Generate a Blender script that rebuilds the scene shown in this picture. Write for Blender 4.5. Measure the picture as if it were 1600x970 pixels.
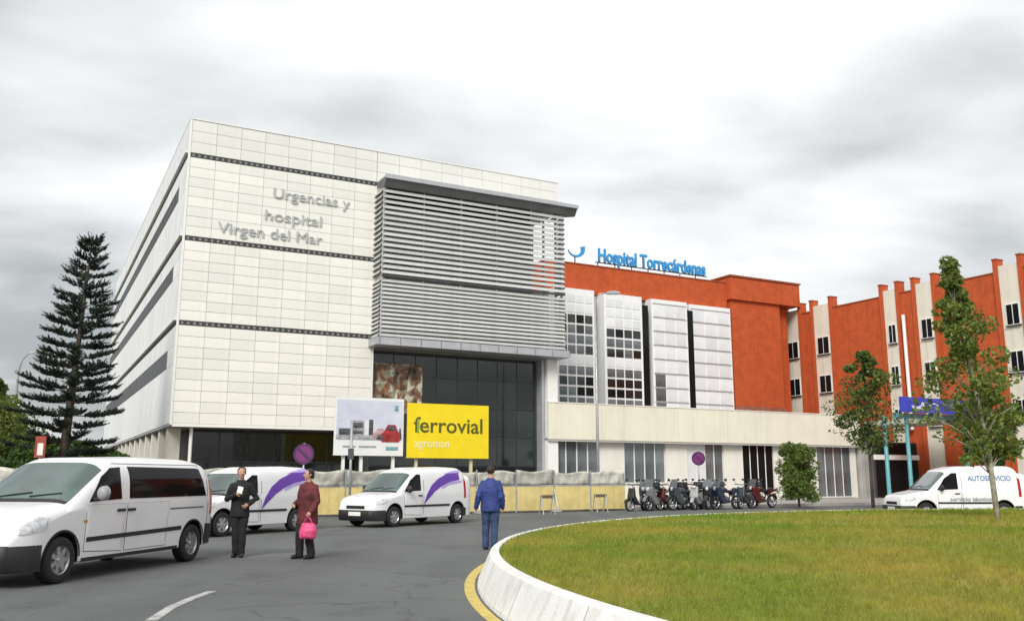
import bpy, bmesh, math, random
import numpy as np
from mathutils import Vector, Matrix
for o in list(bpy.data.objects): bpy.data.objects.remove(o)
SC = bpy.context.scene
COL = SC.collection
random.seed(7); np.random.seed(7)
RAD = math.radians

# ------------------------------------------------------------------ camera
F, CX, CY, HY, CH = 1400.0, 800.0, 485.0, 745.0, 1.55
PITCH = math.atan((HY-CY)/F)
cd = bpy.data.cameras.new('camera'); cam = bpy.data.objects.new('camera', cd); COL.objects.link(cam)
cd.sensor_width = 36; cd.lens = 36*F/1600; cd.clip_start = .1; cd.clip_end = 6000
cam.location = (0, 0, CH); cam.rotation_euler = (RAD(90)+PITCH, 0, 0)
SC.camera = cam

# ------------------------------------------------------------------ sky
SUN_DIR = Vector((-.20, -.78, .60)).normalized()
W = bpy.data.worlds.new('World'); SC.world = W; W.use_nodes = True
nt = W.node_tree; nt.nodes.clear()
def N(t, ty, **k):
    n = t.nodes.new(ty)
    for a, b in k.items(): setattr(n, a, b)
    return n
out = N(nt, 'ShaderNodeOutputWorld'); bg = N(nt, 'ShaderNodeBackground')
sky = N(nt, 'ShaderNodeTexSky', sky_type='NISHITA'); sky.sun_disc = False
sky.sun_elevation = math.asin(SUN_DIR.z); sky.sun_rotation = math.atan2(SUN_DIR.x, SUN_DIR.y)
sky.air_density = 1.0; sky.dust_density = 2.0
sks = N(nt, 'ShaderNodeVectorMath', operation='SCALE'); sks.inputs['Scale'].default_value = .10
nt.links.new(sky.outputs[0], sks.inputs[0])
tc = N(nt, 'ShaderNodeTexCoord'); sep = N(nt, 'ShaderNodeSeparateXYZ')
nt.links.new(tc.outputs['Generated'], sep.inputs[0])
def M(op, a, b=None, t=nt):
    n = N(t, 'ShaderNodeMath', operation=op)
    for i, v in enumerate((a, b)):
        if v is None: continue
        if isinstance(v, (int, float)): n.inputs[i].default_value = v
        else: t.links.new(v, n.inputs[i])
    return n.outputs[0]
az = M('ADD', M('ABSOLUTE', sep.outputs['Z']), .22)
cmb = N(nt, 'ShaderNodeCombineXYZ')
nt.links.new(M('DIVIDE', sep.outputs['X'], az), cmb.inputs[0]); nt.links.new(M('DIVIDE', sep.outputs['Y'], az), cmb.inputs[1])
def cloud_noise(scale, detail, rough, off, stretch):
    mp = N(nt, 'ShaderNodeMapping'); mp.inputs['Location'].default_value = off; mp.inputs['Scale'].default_value = stretch
    nt.links.new(cmb.outputs[0], mp.inputs[0])
    nz = N(nt, 'ShaderNodeTexNoise'); nz.inputs['Scale'].default_value = scale; nz.inputs['Detail'].default_value = detail
    nz.inputs['Roughness'].default_value = rough; nz.inputs['Distortion'].default_value = .25
    nt.links.new(mp.outputs[0], nz.inputs['Vector']); return nz.outputs['Fac']
n1 = cloud_noise(.62, 4, .46, (3.9, 8.4, 0), (1, 1.35, 1)); n2 = cloud_noise(2.0, 7, .52, (1.7, .6, 0), (.9, 1.3, 1))
mixn = M('ADD', M('MULTIPLY', n1, .72), M('MULTIPLY', n2, .28))
cr = N(nt, 'ShaderNodeValToRGB'); cr.color_ramp.interpolation = 'B_SPLINE'
e = cr.color_ramp.elements
e[0].position = .37; e[0].color = (.30, .315, .32, 1); e[1].position = .66; e[1].color = (.97, .97, .97, 1)
a = cr.color_ramp.elements.new(.46); a.color = (.53, .545, .55, 1)
a = cr.color_ramp.elements.new(.545); a.color = (.75, .76, .76, 1)
nt.links.new(mixn, cr.inputs[0])
mx = N(nt, 'ShaderNodeMix', data_type='RGBA'); mx.inputs['Factor'].default_value = .93
nt.links.new(sks.outputs[0], mx.inputs['A']); nt.links.new(cr.outputs[0], mx.inputs['B'])
nt.links.new(mx.outputs['Result'], bg.inputs['Color']); bg.inputs['Strength'].default_value = 1.0
nt.links.new(bg.outputs[0], out.inputs['Surface'])

# ------------------------------------------------------------------ sun and exposure
sd = bpy.data.lights.new('sun', 'SUN'); so = bpy.data.objects.new('sun', sd); COL.objects.link(so)
sd.energy = 2.1; sd.angle = RAD(24); sd.color = (1, .965, .91)
so.rotation_euler = SUN_DIR.to_track_quat('Z', 'Y').to_euler(); so.location = (0, -20, 40)
SC.view_settings.view_transform = 'Standard'; SC.view_settings.look = 'None'
SC.view_settings.exposure = .50; SC.view_settings.gamma = 1; SC.view_settings.use_curve_mapping = False
SC.render.engine = 'CYCLES'

# ------------------------------------------------------------------ pixel -> place
CAM = np.array([0, 0, CH])
def ray(px, py):
    x = (px-CX)/F; y = -(py-CY)/F
    return np.array([x, math.cos(PITCH)-y*math.sin(PITCH), math.sin(PITCH)+y*math.cos(PITCH)])
def ground(px, py, z=0):
    r = ray(px, py); return CAM + (z-CH)/r[2]*r
ANG = RAD(28)
UU = np.array([math.cos(ANG), math.sin(ANG), 0]); NN = np.array([-math.sin(ANG), math.cos(ANG), 0])
P0 = np.array([-16.3, 43.0, 0])
def site(s, n, z=0): return P0 + UU*s + NN*n + np.array([0, 0, z])
def front(px, py, n=0):            # pixel on a plane parallel to the big facade -> (s, z)
    r = ray(px, py); t = np.dot(P0+NN*n-CAM, NN)/np.dot(r, NN); P = CAM+t*r
    return float((P-P0)@UU), float(P[2])
def side(px, py, s):               # pixel on a plane parallel to the gable -> (n, z)
    r = ray(px, py); t = np.dot(P0+UU*s-CAM, UU)/np.dot(r, UU); P = CAM+t*r
    return float((P-P0)@NN), float(P[2])

# ------------------------------------------------------------------ materials
MATS = {}
def pm(name, col, rough=.6, var=.10, scale=3.0, bump=0.0, bscale=40.0, metal=0.0, spec=.5, rand=0.0, coat=0.0, streak=0.0, col2=None, trans=0.0):
    if name in MATS: return MATS[name]
    m = bpy.data.materials.new(name); m.use_nodes = True; t = m.node_tree
    b = t.nodes['Principled BSDF']
    b.inputs['Roughness'].default_value = rough; b.inputs['Metallic'].default_value = metal
    b.inputs['Specular IOR Level'].default_value = spec; b.inputs['Coat Weight'].default_value = coat
    b.inputs['Coat Roughness'].default_value = .06
    tcn = N(t, 'ShaderNodeTexCoord')
    nz = N(t, 'ShaderNodeTexNoise'); nz.inputs['Scale'].default_value = scale; nz.inputs['Detail'].default_value = 6; nz.inputs['Roughness'].default_value = .6
    t.links.new(tcn.outputs['Object'], nz.inputs['Vector'])
    c2 = col2 if col2 else tuple(max(0, c*(1-2.2*var)) for c in col)
    c1 = col if col2 else tuple(min(1, c*(1+.6*var)) for c in col)
    mxn = N(t, 'ShaderNodeMix', data_type='RGBA')
    mr = N(t, 'ShaderNodeMapRange'); mr.inputs['From Min'].default_value = .35; mr.inputs['From Max'].default_value = .68
    t.links.new(nz.outputs['Fac'], mr.inputs['Value']); t.links.new(mr.outputs[0], mxn.inputs['Factor'])
    mxn.inputs['A'].default_value = (*c1, 1); mxn.inputs['B'].default_value = (*c2, 1)
    colour = mxn.outputs['Result']
    if streak > 0:                    # rain streaks running down a wall
        mp = N(t, 'ShaderNodeMapping'); mp.inputs['Scale'].default_value = (3.2, 3.2, .14)
        t.links.new(tcn.outputs['Object'], mp.inputs[0])
        ns = N(t, 'ShaderNodeTexNoise'); ns.inputs['Scale'].default_value = 1.6; ns.inputs['Detail'].default_value = 5
        t.links.new(mp.outputs[0], ns.inputs['Vector'])
        r2 = N(t, 'ShaderNodeMapRange'); r2.inputs['From Min'].default_value = .5; r2.inputs['From Max'].default_value = .75
        r2.inputs['To Max'].default_value = streak
        t.links.new(ns.outputs['Fac'], r2.inputs['Value'])
        m3 = N(t, 'ShaderNodeMix', data_type='RGBA'); m3.blend_type = 'MULTIPLY'
        t.links.new(r2.outputs[0], m3.inputs['Factor']); t.links.new(colour, m3.inputs['A']); m3.inputs['B'].default_value = (.55, .53, .48, 1)
        colour = m3.outputs['Result']
    if rand > 0:
        oi = N(t, 'ShaderNodeObjectInfo'); hs = N(t, 'ShaderNodeHueSaturation')
        rr = N(t, 'ShaderNodeMapRange'); rr.inputs['To Min'].default_value = 1-rand; rr.inputs['To Max'].default_value = 1+rand*.5
        t.links.new(oi.outputs['Random'], rr.inputs['Value']); t.links.new(rr.outputs[0], hs.inputs['Value'])
        t.links.new(colour, hs.inputs['Color']); colour = hs.outputs[0]
    t.links.new(colour, b.inputs['Base Color'])
    if bump > 0:
        nb = N(t, 'ShaderNodeTexNoise'); nb.inputs['Scale'].default_value = bscale; nb.inputs['Detail'].default_value = 4
        t.links.new(tcn.outputs['Object'], nb.inputs['Vector'])
        bp = N(t, 'ShaderNodeBump'); bp.inputs['Strength'].default_value = bump; bp.inputs['Distance'].default_value = .02
        t.links.new(nb.outputs['Fac'], bp.inputs['Height']); t.links.new(bp.outputs[0], b.inputs['Normal'])
    if trans > 0:                     # thin leaves let light through
        tr = N(t, 'ShaderNodeBsdfTranslucent'); ms = N(t, 'ShaderNodeMixShader'); ms.inputs[0].default_value = trans
        t.links.new(colour, tr.inputs['Color']); t.links.new(b.outputs[0], ms.inputs[1]); t.links.new(tr.outputs[0], ms.inputs[2])
        t.links.new(ms.outputs[0], t.nodes['Material Output'].inputs['Surface'])
    MATS[name] = m; return m

def asphalt_mat():
    m = pm('asphalt', (.125, .132, .130), .88, col2=(.094, .100, .099), scale=.22, bump=.5, bscale=90)
    t = m.node_tree; b = t.nodes['Principled BSDF']; src = b.inputs['Base Color'].links[0].from_socket
    tcn = N(t, 'ShaderNodeTexCoord')
    nz = N(t, 'ShaderNodeTexNoise'); nz.inputs['Scale'].default_value = 28; nz.inputs['Detail'].default_value = 3
    t.links.new(tcn.outputs['Object'], nz.inputs['Vector'])
    r = N(t, 'ShaderNodeMapRange'); r.inputs['To Min'].default_value = .78; r.inputs['To Max'].default_value = 1.2
    t.links.new(nz.outputs['Fac'], r.inputs['Value'])
    mp = N(t, 'ShaderNodeMapping'); mp.inputs['Scale'].default_value = (1.1, .09, 1); mp.inputs['Rotation'].default_value = (0, 0, RAD(-14))
    t.links.new(tcn.outputs['Object'], mp.inputs[0])
    n2_ = N(t, 'ShaderNodeTexNoise'); n2_.inputs['Scale'].default_value = .7; n2_.inputs['Detail'].default_value = 5
    t.links.new(mp.outputs[0], n2_.inputs['Vector'])
    r2 = N(t, 'ShaderNodeMapRange'); r2.inputs['From Min'].default_value = .35; r2.inputs['From Max'].default_value = .7
    r2.inputs['To Min'].default_value = 1.10; r2.inputs['To Max'].default_value = .84
    t.links.new(n2_.outputs['Fac'], r2.inputs['Value'])
    vo = N(t, 'ShaderNodeTexVoronoi', feature='DISTANCE_TO_EDGE'); vo.inputs['Scale'].default_value = .32
    nd = N(t, 'ShaderNodeTexNoise'); nd.inputs['Scale'].default_value = 1.5; nd.inputs['Detail'].default_value = 4
    t.links.new(tcn.outputs['Object'], nd.inputs['Vector'])
    ad = N(t, 'ShaderNodeVectorMath', operation='MULTIPLY_ADD'); ad.inputs[1].default_value = (.9, .9, 0)
    t.links.new(nd.outputs['Color'], ad.inputs[0]); t.links.new(tcn.outputs['Object'], ad.inputs[2]); t.links.new(ad.outputs[0], vo.inputs['Vector'])
    cr_ = N(t, 'ShaderNodeMapRange'); cr_.inputs['From Max'].default_value = .006; cr_.inputs['To Min'].default_value = .62; cr_.inputs['To Max'].default_value = 1
    t.links.new(vo.outputs['Distance'], cr_.inputs['Value'])
    ns_ = N(t, 'ShaderNodeTexNoise'); ns_.inputs['Scale'].default_value = .9; ns_.inputs['Detail'].default_value = 7; ns_.inputs['Roughness'].default_value = .62
    t.links.new(tcn.outputs['Object'], ns_.inputs['Vector'])
    rs_ = N(t, 'ShaderNodeMapRange'); rs_.inputs['From Min'].default_value = .56; rs_.inputs['From Max'].default_value = .74; rs_.inputs['To Min'].default_value = 1.03; rs_.inputs['To Max'].default_value = .66
    t.links.new(ns_.outputs['Fac'], rs_.inputs['Value'])
    f = M('MULTIPLY', M('MULTIPLY', M('MULTIPLY', r.outputs[0], rs_.outputs[0], t), r2.outputs[0], t), cr_.outputs[0], t)
    sc = N(t, 'ShaderNodeVectorMath', operation='SCALE'); t.links.new(src, sc.inputs[0]); t.links.new(f, sc.inputs['Scale'])
    t.links.new(sc.outputs[0], b.inputs['Base Color']); return m

def brick_mat():
    if 'brick' in MATS: return MATS['brick']
    m = pm('brick', (.53, .102, .034), .9, var=.07, scale=1.3, streak=.28, spec=.2)
    t = m.node_tree; b = t.nodes['Principled BSDF']; src = b.inputs['Base Color'].links[0].from_socket
    tcn = N(t, 'ShaderNodeTexCoord'); sp = N(t, 'ShaderNodeSeparateXYZ'); t.links.new(tcn.outputs['Object'], sp.inputs[0])
    cb = N(t, 'ShaderNodeCombineXYZ'); t.links.new(M('ADD', sp.outputs[0], sp.outputs[1], t), cb.inputs[0]); t.links.new(sp.outputs[2], cb.inputs[1])
    bt = N(t, 'ShaderNodeTexBrick'); bt.inputs['Scale'].default_value = 1; bt.inputs['Brick Width'].default_value = .25; bt.inputs['Row Height'].default_value = .075
    bt.inputs['Mortar Size'].default_value = .008; bt.inputs['Color1'].default_value = (1.05, 1.05, 1.05, 1); bt.inputs['Color2'].default_value = (.88, .86, .84, 1); bt.inputs['Mortar'].default_value = (.75, .85, .95, 1)
    t.links.new(cb.outputs[0], bt.inputs['Vector'])
    mm = N(t, 'ShaderNodeMix', data_type='RGBA'); mm.blend_type = 'MULTIPLY'; mm.inputs['Factor'].default_value = 1
    t.links.new(src, mm.inputs['A']); t.links.new(bt.outputs['Color'], mm.inputs['B']); t.links.new(mm.outputs['Result'], b.inputs['Base Color'])
    return m

# shared materials
white_panel = pm('cream_panel', (.81, .805, .745), .42, .025, .5, rand=.075, streak=.10)
parapet_panel = pm('pale_panel', (.76, .76, .72), .42, .025, .5, rand=.05, streak=.10)
side_panel = pm('side_panel', (.80, .81, .81), .5, .04, .4, rand=.05, streak=.18)
joint_grey = pm('joint_grey', (.42, .42, .39), .8, .05)
dark_band = pm('dark_band', (.045, .047, .048), .7, .1)
band_tick = pm('band_tick', (.24, .24, .23), .6, .1)
white_trim = pm('white_trim', (.82, .82, .79), .45, .03)
louver_m = pm('louver_metal', (.52, .53, .52), .5, .05, 1.5, rand=.16)
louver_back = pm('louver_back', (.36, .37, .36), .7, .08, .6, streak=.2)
grey_metal = pm('grey_metal', (.46, .47, .50), .4, .06, 1.2, metal=.3, streak=.25)
dark_metal = pm('dark_metal', (.07, .075, .08), .45, .1, metal=.4)
soffit_m = pm('soffit', (.20, .21, .215), .6, .08, 1.0)
glass_dark = pm('dark_glass', (.018, .026, .024), .06, .25, .35, spec=.6, rand=.35)
glass_black = pm('black_glass', (.010, .012, .013), .10, .1, .5, spec=.14)
glass_side = pm('tinted_glass', (.02, .022, .024), .35, .2, .5, spec=.12, rand=.4)
glass_grey = pm('grey_glass', (.16, .18, .19), .08, .25, .6, spec=.6, rand=.35)
glass_pale = pm('blind_glass', (.74, .76, .78), .25, .05, .8, spec=.6, rand=.10)
cream_wall = pm('cream_render', (.76, .725, .60), .85, .035, .5, bump=.15, bscale=30, streak=.22)
pale_wall = pm('pale_render', (.76, .74, .67), .85, .035, .6, bump=.15, bscale=30, streak=.25)
concrete = pm('concrete', (.44, .43, .40), .9, .10, .8, bump=.3, bscale=25, streak=.3)
paving_m = pm('paving', (.34, .33, .31), .9, .10, .9, bump=.3, bscale=40)
brick = brick_mat()
brick_dark = pm('brick_cap', (.30, .075, .03), .85, .12, 2)
asphalt = asphalt_mat()
black_plastic = pm('black_plastic', (.018, .018, .02), .55, .1, 6)
rubber = pm('rubber', (.016, .016, .016), .8, .15, 14, bump=.2, bscale=60)
rim_m = pm('rim', (.48, .49, .50), .32, .1, 12, metal=.75)
chrome = pm('chrome', (.6, .6, .6), .2, .05, metal=1)
van_white = pm('van_white', (.80, .80, .81), .32, .02, 1.5, coat=.6)
van_grey = pm('van_seam', (.10, .10, .105), .7, .1)
van_glass = pm('vehicle_glass', (.006, .007, .008), .06, .1, 1, spec=.16)
van_shield = pm('windscreen', (.022, .060, .050), .04, .5, .9, spec=1.0, coat=.8)
lamp_lens = pm('lamp_lens', (.62, .64, .66), .12, .2, 16, spec=.8)
red_lens = pm('red_lens', (.40, .012, .01), .2, .1)
purple = pm('purple_print', (.13, .045, .38), .35, .05)
orchid = pm('orchid_print', (.42, .33, .72), .35, .05)
pole_grey = pm('pole_grey', (.40, .42, .43), .45, .1, metal=.4)
bark = pm('bark', (.10, .075, .055), .95, .2, 7, bump=.6, bscale=18)

# ------------------------------------------------------------------ mesh helpers
class MB:
    def __init__(s): s.v = []; s.f = []; s.m = []
    def add(s, vs, fs, mi=0):
        k = len(s.v); s.v += [tuple(map(float, p)) for p in vs]
        for f in fs: s.f.append(tuple(i+k for i in f)); s.m.append(mi)
        return s
    def box(s, x0, x1, y0, y1, z0, z1, mi=0):
        return s.add([(x0,y0,z0),(x1,y0,z0),(x1,y1,z0),(x0,y1,z0),(x0,y0,z1),(x1,y0,z1),(x1,y1,z1),(x0,y1,z1)],
                     [(0,3,2,1),(4,5,6,7),(0,1,5,4),(1,2,6,5),(2,3,7,6),(3,0,4,7)], mi)
    def tube(s, pts, rs, k=8, mi=0, caps=True):
        pts = [Vector(p) for p in pts]
        if not hasattr(rs, '__len__'): rs = [rs]*len(pts)
        rings = []; up = None
        for i, p in enumerate(pts):
            d = (pts[min(i+1, len(pts)-1)]-pts[max(i-1, 0)]).normalized()
            if up is None:
                a = Vector((0,0,1)) if abs(d.z) < .9 else Vector((1,0,0)); up = d.cross(a).normalized()
            else:
                up = (up-d*up.dot(d)).normalized()
            w = d.cross(up)
            rings.append([p+(up*math.cos(2*math.pi*j/k)+w*math.sin(2*math.pi*j/k))*rs[i] for j in range(k)])
        vs = [q for r in rings for q in r]; fs = []
        for i in range(len(pts)-1):
            for j in range(k):
                a = i*k+j; b = i*k+(j+1) % k; fs.append((a, b, b+k, a+k))
        if caps: fs += [tuple(range(k-1, -1, -1)), tuple(range((len(pts)-1)*k, len(pts)*k))]
        return s.add(vs, fs, mi)
    def lathe(s, prof, axis='z', c=(0,0,0), k=20, mi=0):     # prof = (r, h)
        vs = []
        for r, h in prof:
            for j in range(k):
                a = 2*math.pi*j/k
                if axis == 'z': vs.append((c[0]+r*math.cos(a), c[1]+r*math.sin(a), c[2]+h))
                elif axis == 'y': vs.append((c[0]+r*math.cos(a), c[1]+h, c[2]+r*math.sin(a)))
                else: vs.append((c[0]+h, c[1]+r*math.cos(a), c[2]+r*math.sin(a)))
        fs = []
        for i in range(len(prof)-1):
            for j in range(k):
                a = i*k+j; b = i*k+(j+1) % k; fs.append((a, b, b+k, a+k))
        return s.add(vs, fs, mi)
    def ball(s, c, r, k=10, mi=0):
        rx, ry, rz = r if hasattr(r, '__len__') else (r, r, r)
        n = max(5, k//2+1); vs = []; fs = []
        for i in range(n+1):
            t = math.pi*i/n
            for j in range(k):
                a = 2*math.pi*j/k
                vs.append((c[0]+rx*math.sin(t)*math.cos(a), c[1]+ry*math.sin(t)*math.sin(a), c[2]+rz*math.cos(t)))
        for i in range(n):
            for j in range(k):
                a = i*k+j; b = i*k+(j+1) % k; fs.append((a, a+k, b+k, b))
        return s.add(vs, fs, mi)
    def prism(s, poly, y0, y1, mi=0):                        # (x, z) outline pushed along y
        n = len(poly)
        vs = [(x, y0, z) for x, z in poly]+[(x, y1, z) for x, z in poly]
        fs = [tuple(range(n)), tuple(range(2*n-1, n-1, -1))]+[(i, i+n, (i+1) % n+n, (i+1) % n) for i in range(n)]
        return s.add(vs, fs, mi)
    def mesh(s, name, mats, smooth=False, fixn=True):
        me = bpy.data.meshes.new(name); me.from_pydata(s.v, [], s.f)
        for m in (mats if isinstance(mats, (list, tuple)) else [mats]): me.materials.append(m)
        me.polygons.foreach_set('material_index', s.m)
        if fixn:
            bm = bmesh.new(); bm.from_mesh(me); bmesh.ops.recalc_face_normals(bm, faces=bm.faces); bm.to_mesh(me); bm.free()
        if smooth: me.polygons.foreach_set('use_smooth', [True]*len(me.polygons)); 
        me.update(); return me
    def build(s, name, mats, parent=None, smooth=False, loc=None, fixn=True):
        return link(name, s.mesh(name, mats, smooth, fixn), parent, loc)
def link(name, me, parent=None, loc=None, rot=None):
    o = bpy.data.objects.new(name, me); COL.objects.link(o); o.parent = parent
    if loc is not None: o.location = loc
    if rot is not None: o.rotation_euler = rot
    return o
def sharp(o, ang=35):
    if hasattr(o.data, 'set_sharp_from_angle'): o.data.set_sharp_from_angle(angle=RAD(ang))
    return o
def thing(name, label, cat, loc=(0,0,0), rz=0.0, group=None):
    o = bpy.data.objects.new(name, None); COL.objects.link(o); o.empty_display_size = .2
    o.location = loc; o.rotation_euler = (0, 0, rz); return tag(o, label, cat, group)
def tag(o, label=None, cat=None, group=None, kind=None):
    if label: o['label'] = label
    if cat: o['category'] = cat
    if group: o['group'] = group
    if kind: o['kind'] = kind
    return o
def dup(root, loc, rz, label=None, mats=None):
    def cp(o, par):
        c = o.copy(); COL.objects.link(c); c.parent = par
        if mats and o.data and o.data.materials and o.data.materials[0].name in mats:
            me = o.data.copy(); c.data = me; me.materials[0] = mats[o.data.materials[0].name]
        for ch in list(o.children): cp(ch, c)
        return c
    r = cp(root, None); r.location = loc; r.rotation_euler = (0, 0, rz)
    if label: r['label'] = label
    return r
class Site:                            # builder for one building: site coordinates (s, n, z) -> parts under its root
    def __init__(self, name, label, cat, s0, n0):
        self.s0, self.n0 = s0, n0
        self.root = thing(name, label, cat, site(s0, n0), ANG)
    def box(self, name, mat, s0, s1, n0, n1, z0, z1, parent=None, bev=0):
        w, d, h = s1-s0, n1-n0, z1-z0
        o = MB().box(-w/2, w/2, -d/2, d/2, -h/2, h/2).build(name, mat, parent or self.root)
        self.put(o, (s0+s1)/2, (n0+n1)/2, (z0+z1)/2, parent); return o
    def put(self, o, s, n, z, parent=None):
        p = Vector((s-self.s0, n-self.n0, z))
        q = parent
        while q is not None and q is not self.root: p -= q.location; q = q.parent
        o.location = p
    def shared(self, name, me, s, n, z, parent=None):
        o = link(name, me, parent or self.root); self.put(o, s, n, z, parent); return o
def text_mesh(txt, size, mat, extrude=.02, bold=0.0, align='LEFT', width=None):
    cu = bpy.data.curves.new('lettering', 'FONT'); cu.body = txt; cu.size = size; cu.extrude = extrude; cu.offset = bold; cu.align_x = align
    cu.resolution_u = 3
    ob = bpy.data.objects.new('lettering', cu); COL.objects.link(ob)
    dg = bpy.context.evaluated_depsgraph_get(); me = bpy.data.meshes.new_from_object(ob.evaluated_get(dg))
    bpy.data.objects.remove(ob)
    xs = [v.co.x for v in me.vertices]; w = max(xs)-min(xs)
    for v in me.vertices:
        x, y, z = v.co
        if width: x = (x-min(xs))*width/w
        v.co = (x, -z, y)              # upright, facing -y
    me.materials.clear(); me.materials.append(mat); me.update(); return me

# ================================================================== GROUND
g = MB().add([(-1500,-300,0),(1500,-300,0),(1500,2500,0),(-1500,2500,0)], [(0,1,2,3)]).build('road', asphalt)
tag(g, kind='structure')
# pavement in front of the low wing
def slab(name, mat, corners, z0, z1):
    c = [site(*q) for q in corners]; n = len(c)
    vs = [(p[0], p[1], z0) for p in c]+[(p[0], p[1], z1) for p in c]
    o = MB().add(vs, [tuple(range(n, 2*n))]+[(i, (i+1) % n, (i+1) % n+n, i+n) for i in range(n)]).build(name, mat); return tag(o, kind='structure')
slab('pavement', paving_m, [(17.5,-9.2),(75,-9.2),(75,40),(17.5,40)], -.1, .13)
slab('kerb', concrete, [(17.2,-9.45),(75,-9.45),(75,-9.21),(17.2,-9.21)], -.1, .145)
slab('building_site', pm('earth', (.30, .26, .20), .95, .2, .7, bump=.5, bscale=8), [(-5,-9.0),(17.3,-9.0),(17.3,40),(-5,40)], -.1, .02)
slab('planting_bed', pm('soil', (.12, .12, .06), .95, .3, .5, bump=.5, bscale=8), [(-60,-6),(-5.2,-6),(-5.2,60),(-60,60)], -.1, .03)

# roundabout
RC = np.array([17.9, 14.3]); RR = 18.1
def ring(name, mat, prof, k=220, smooth=False):
    vs = []; fs = []
    m = len(prof)
    for j in range(k):
        a = 2*math.pi*j/k
        for r, z in prof: vs.append((RC[0]+r*math.cos(a), RC[1]+r*math.sin(a), z))
    for j in range(k):
        for i in range(m-1):
            a = j*m+i; b = ((j+1) % k)*m+i; fs.append((a, b, b+1, a+1))
    return MB().add(vs, fs).build(name, mat, smooth=smooth)
kerb_m = pm('kerb_white', (.76, .755, .73), .8, .06, 1.1, bump=.45, bscale=26, streak=.55)
o = ring('roundabout_kerb', kerb_m, [(RR-.02,.30),(RR,.455),(RR+.10,.46),(RR+.14,.43),(RR+.31,.05),(RR+.33,-.05)]); tag(o, kind='structure')
# cast joints every two metres or so
mb = MB()
for j in range(56):
    a = 2*math.pi*j/56
    for (r0, z0), (r1, z1) in (((RR+.005,.463),(RR+.102,.463)),((RR+.14,.4335),(RR+.31,.0535))):
        ca, sa = math.cos(a), math.sin(a); t = (-sa*.006, ca*.006)
        p = [(RC[0]+r0*ca-t[0], RC[1]+r0*sa-t[1], z0),(RC[0]+r1*ca-t[0], RC[1]+r1*sa-t[1], z1),(RC[0]+r1*ca+t[0], RC[1]+r1*sa+t[1], z1),(RC[0]+r0*ca+t[0], RC[1]+r0*sa+t[1], z0)]
        mb.add(p, [(0,1,2,3)])
tag(mb.build('kerb_joint', pm('joint_line', (.40,.39,.36), .9, .1), o), kind='stuff')
yellow_line = pm('yellow_line', (.62, .47, .10), .8, .12, 5, bump=.2, col2=(.44, .36, .13))
tag(ring('road_marking', yellow_line, [(RR+.36,.004),(RR+.51,.004)]), kind='structure')
white_line = pm('white_line', (.50, .50, .49), .8, col2=(.22, .22, .22), scale=6, bump=.2)
def strip(pts, w, name='road_marking'):
    vs = []; fs = []
    P = [np.array(p[:2]) for p in pts]
    for i, q in enumerate(P):
        d = P[min(i+1, len(P)-1)]-P[max(i-1, 0)]; d = d/np.linalg.norm(d); t = np.array([-d[1], d[0]])*w/2
        vs += [(*(q-t), .004), (*(q+t), .004)]
    for i in range(len(P)-1): fs.append((2*i, 2*i+1, 2*i+3, 2*i+2))
    return tag(MB().add(vs, fs).build(name, white_line), kind='structure')
strip([ground(*q) for q in ((236,969),(268,948),(300,934),(332,923))], .13)
strip([ground(*q) for q in ((170,1040),(205,1000),(222,983))], .13)

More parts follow.
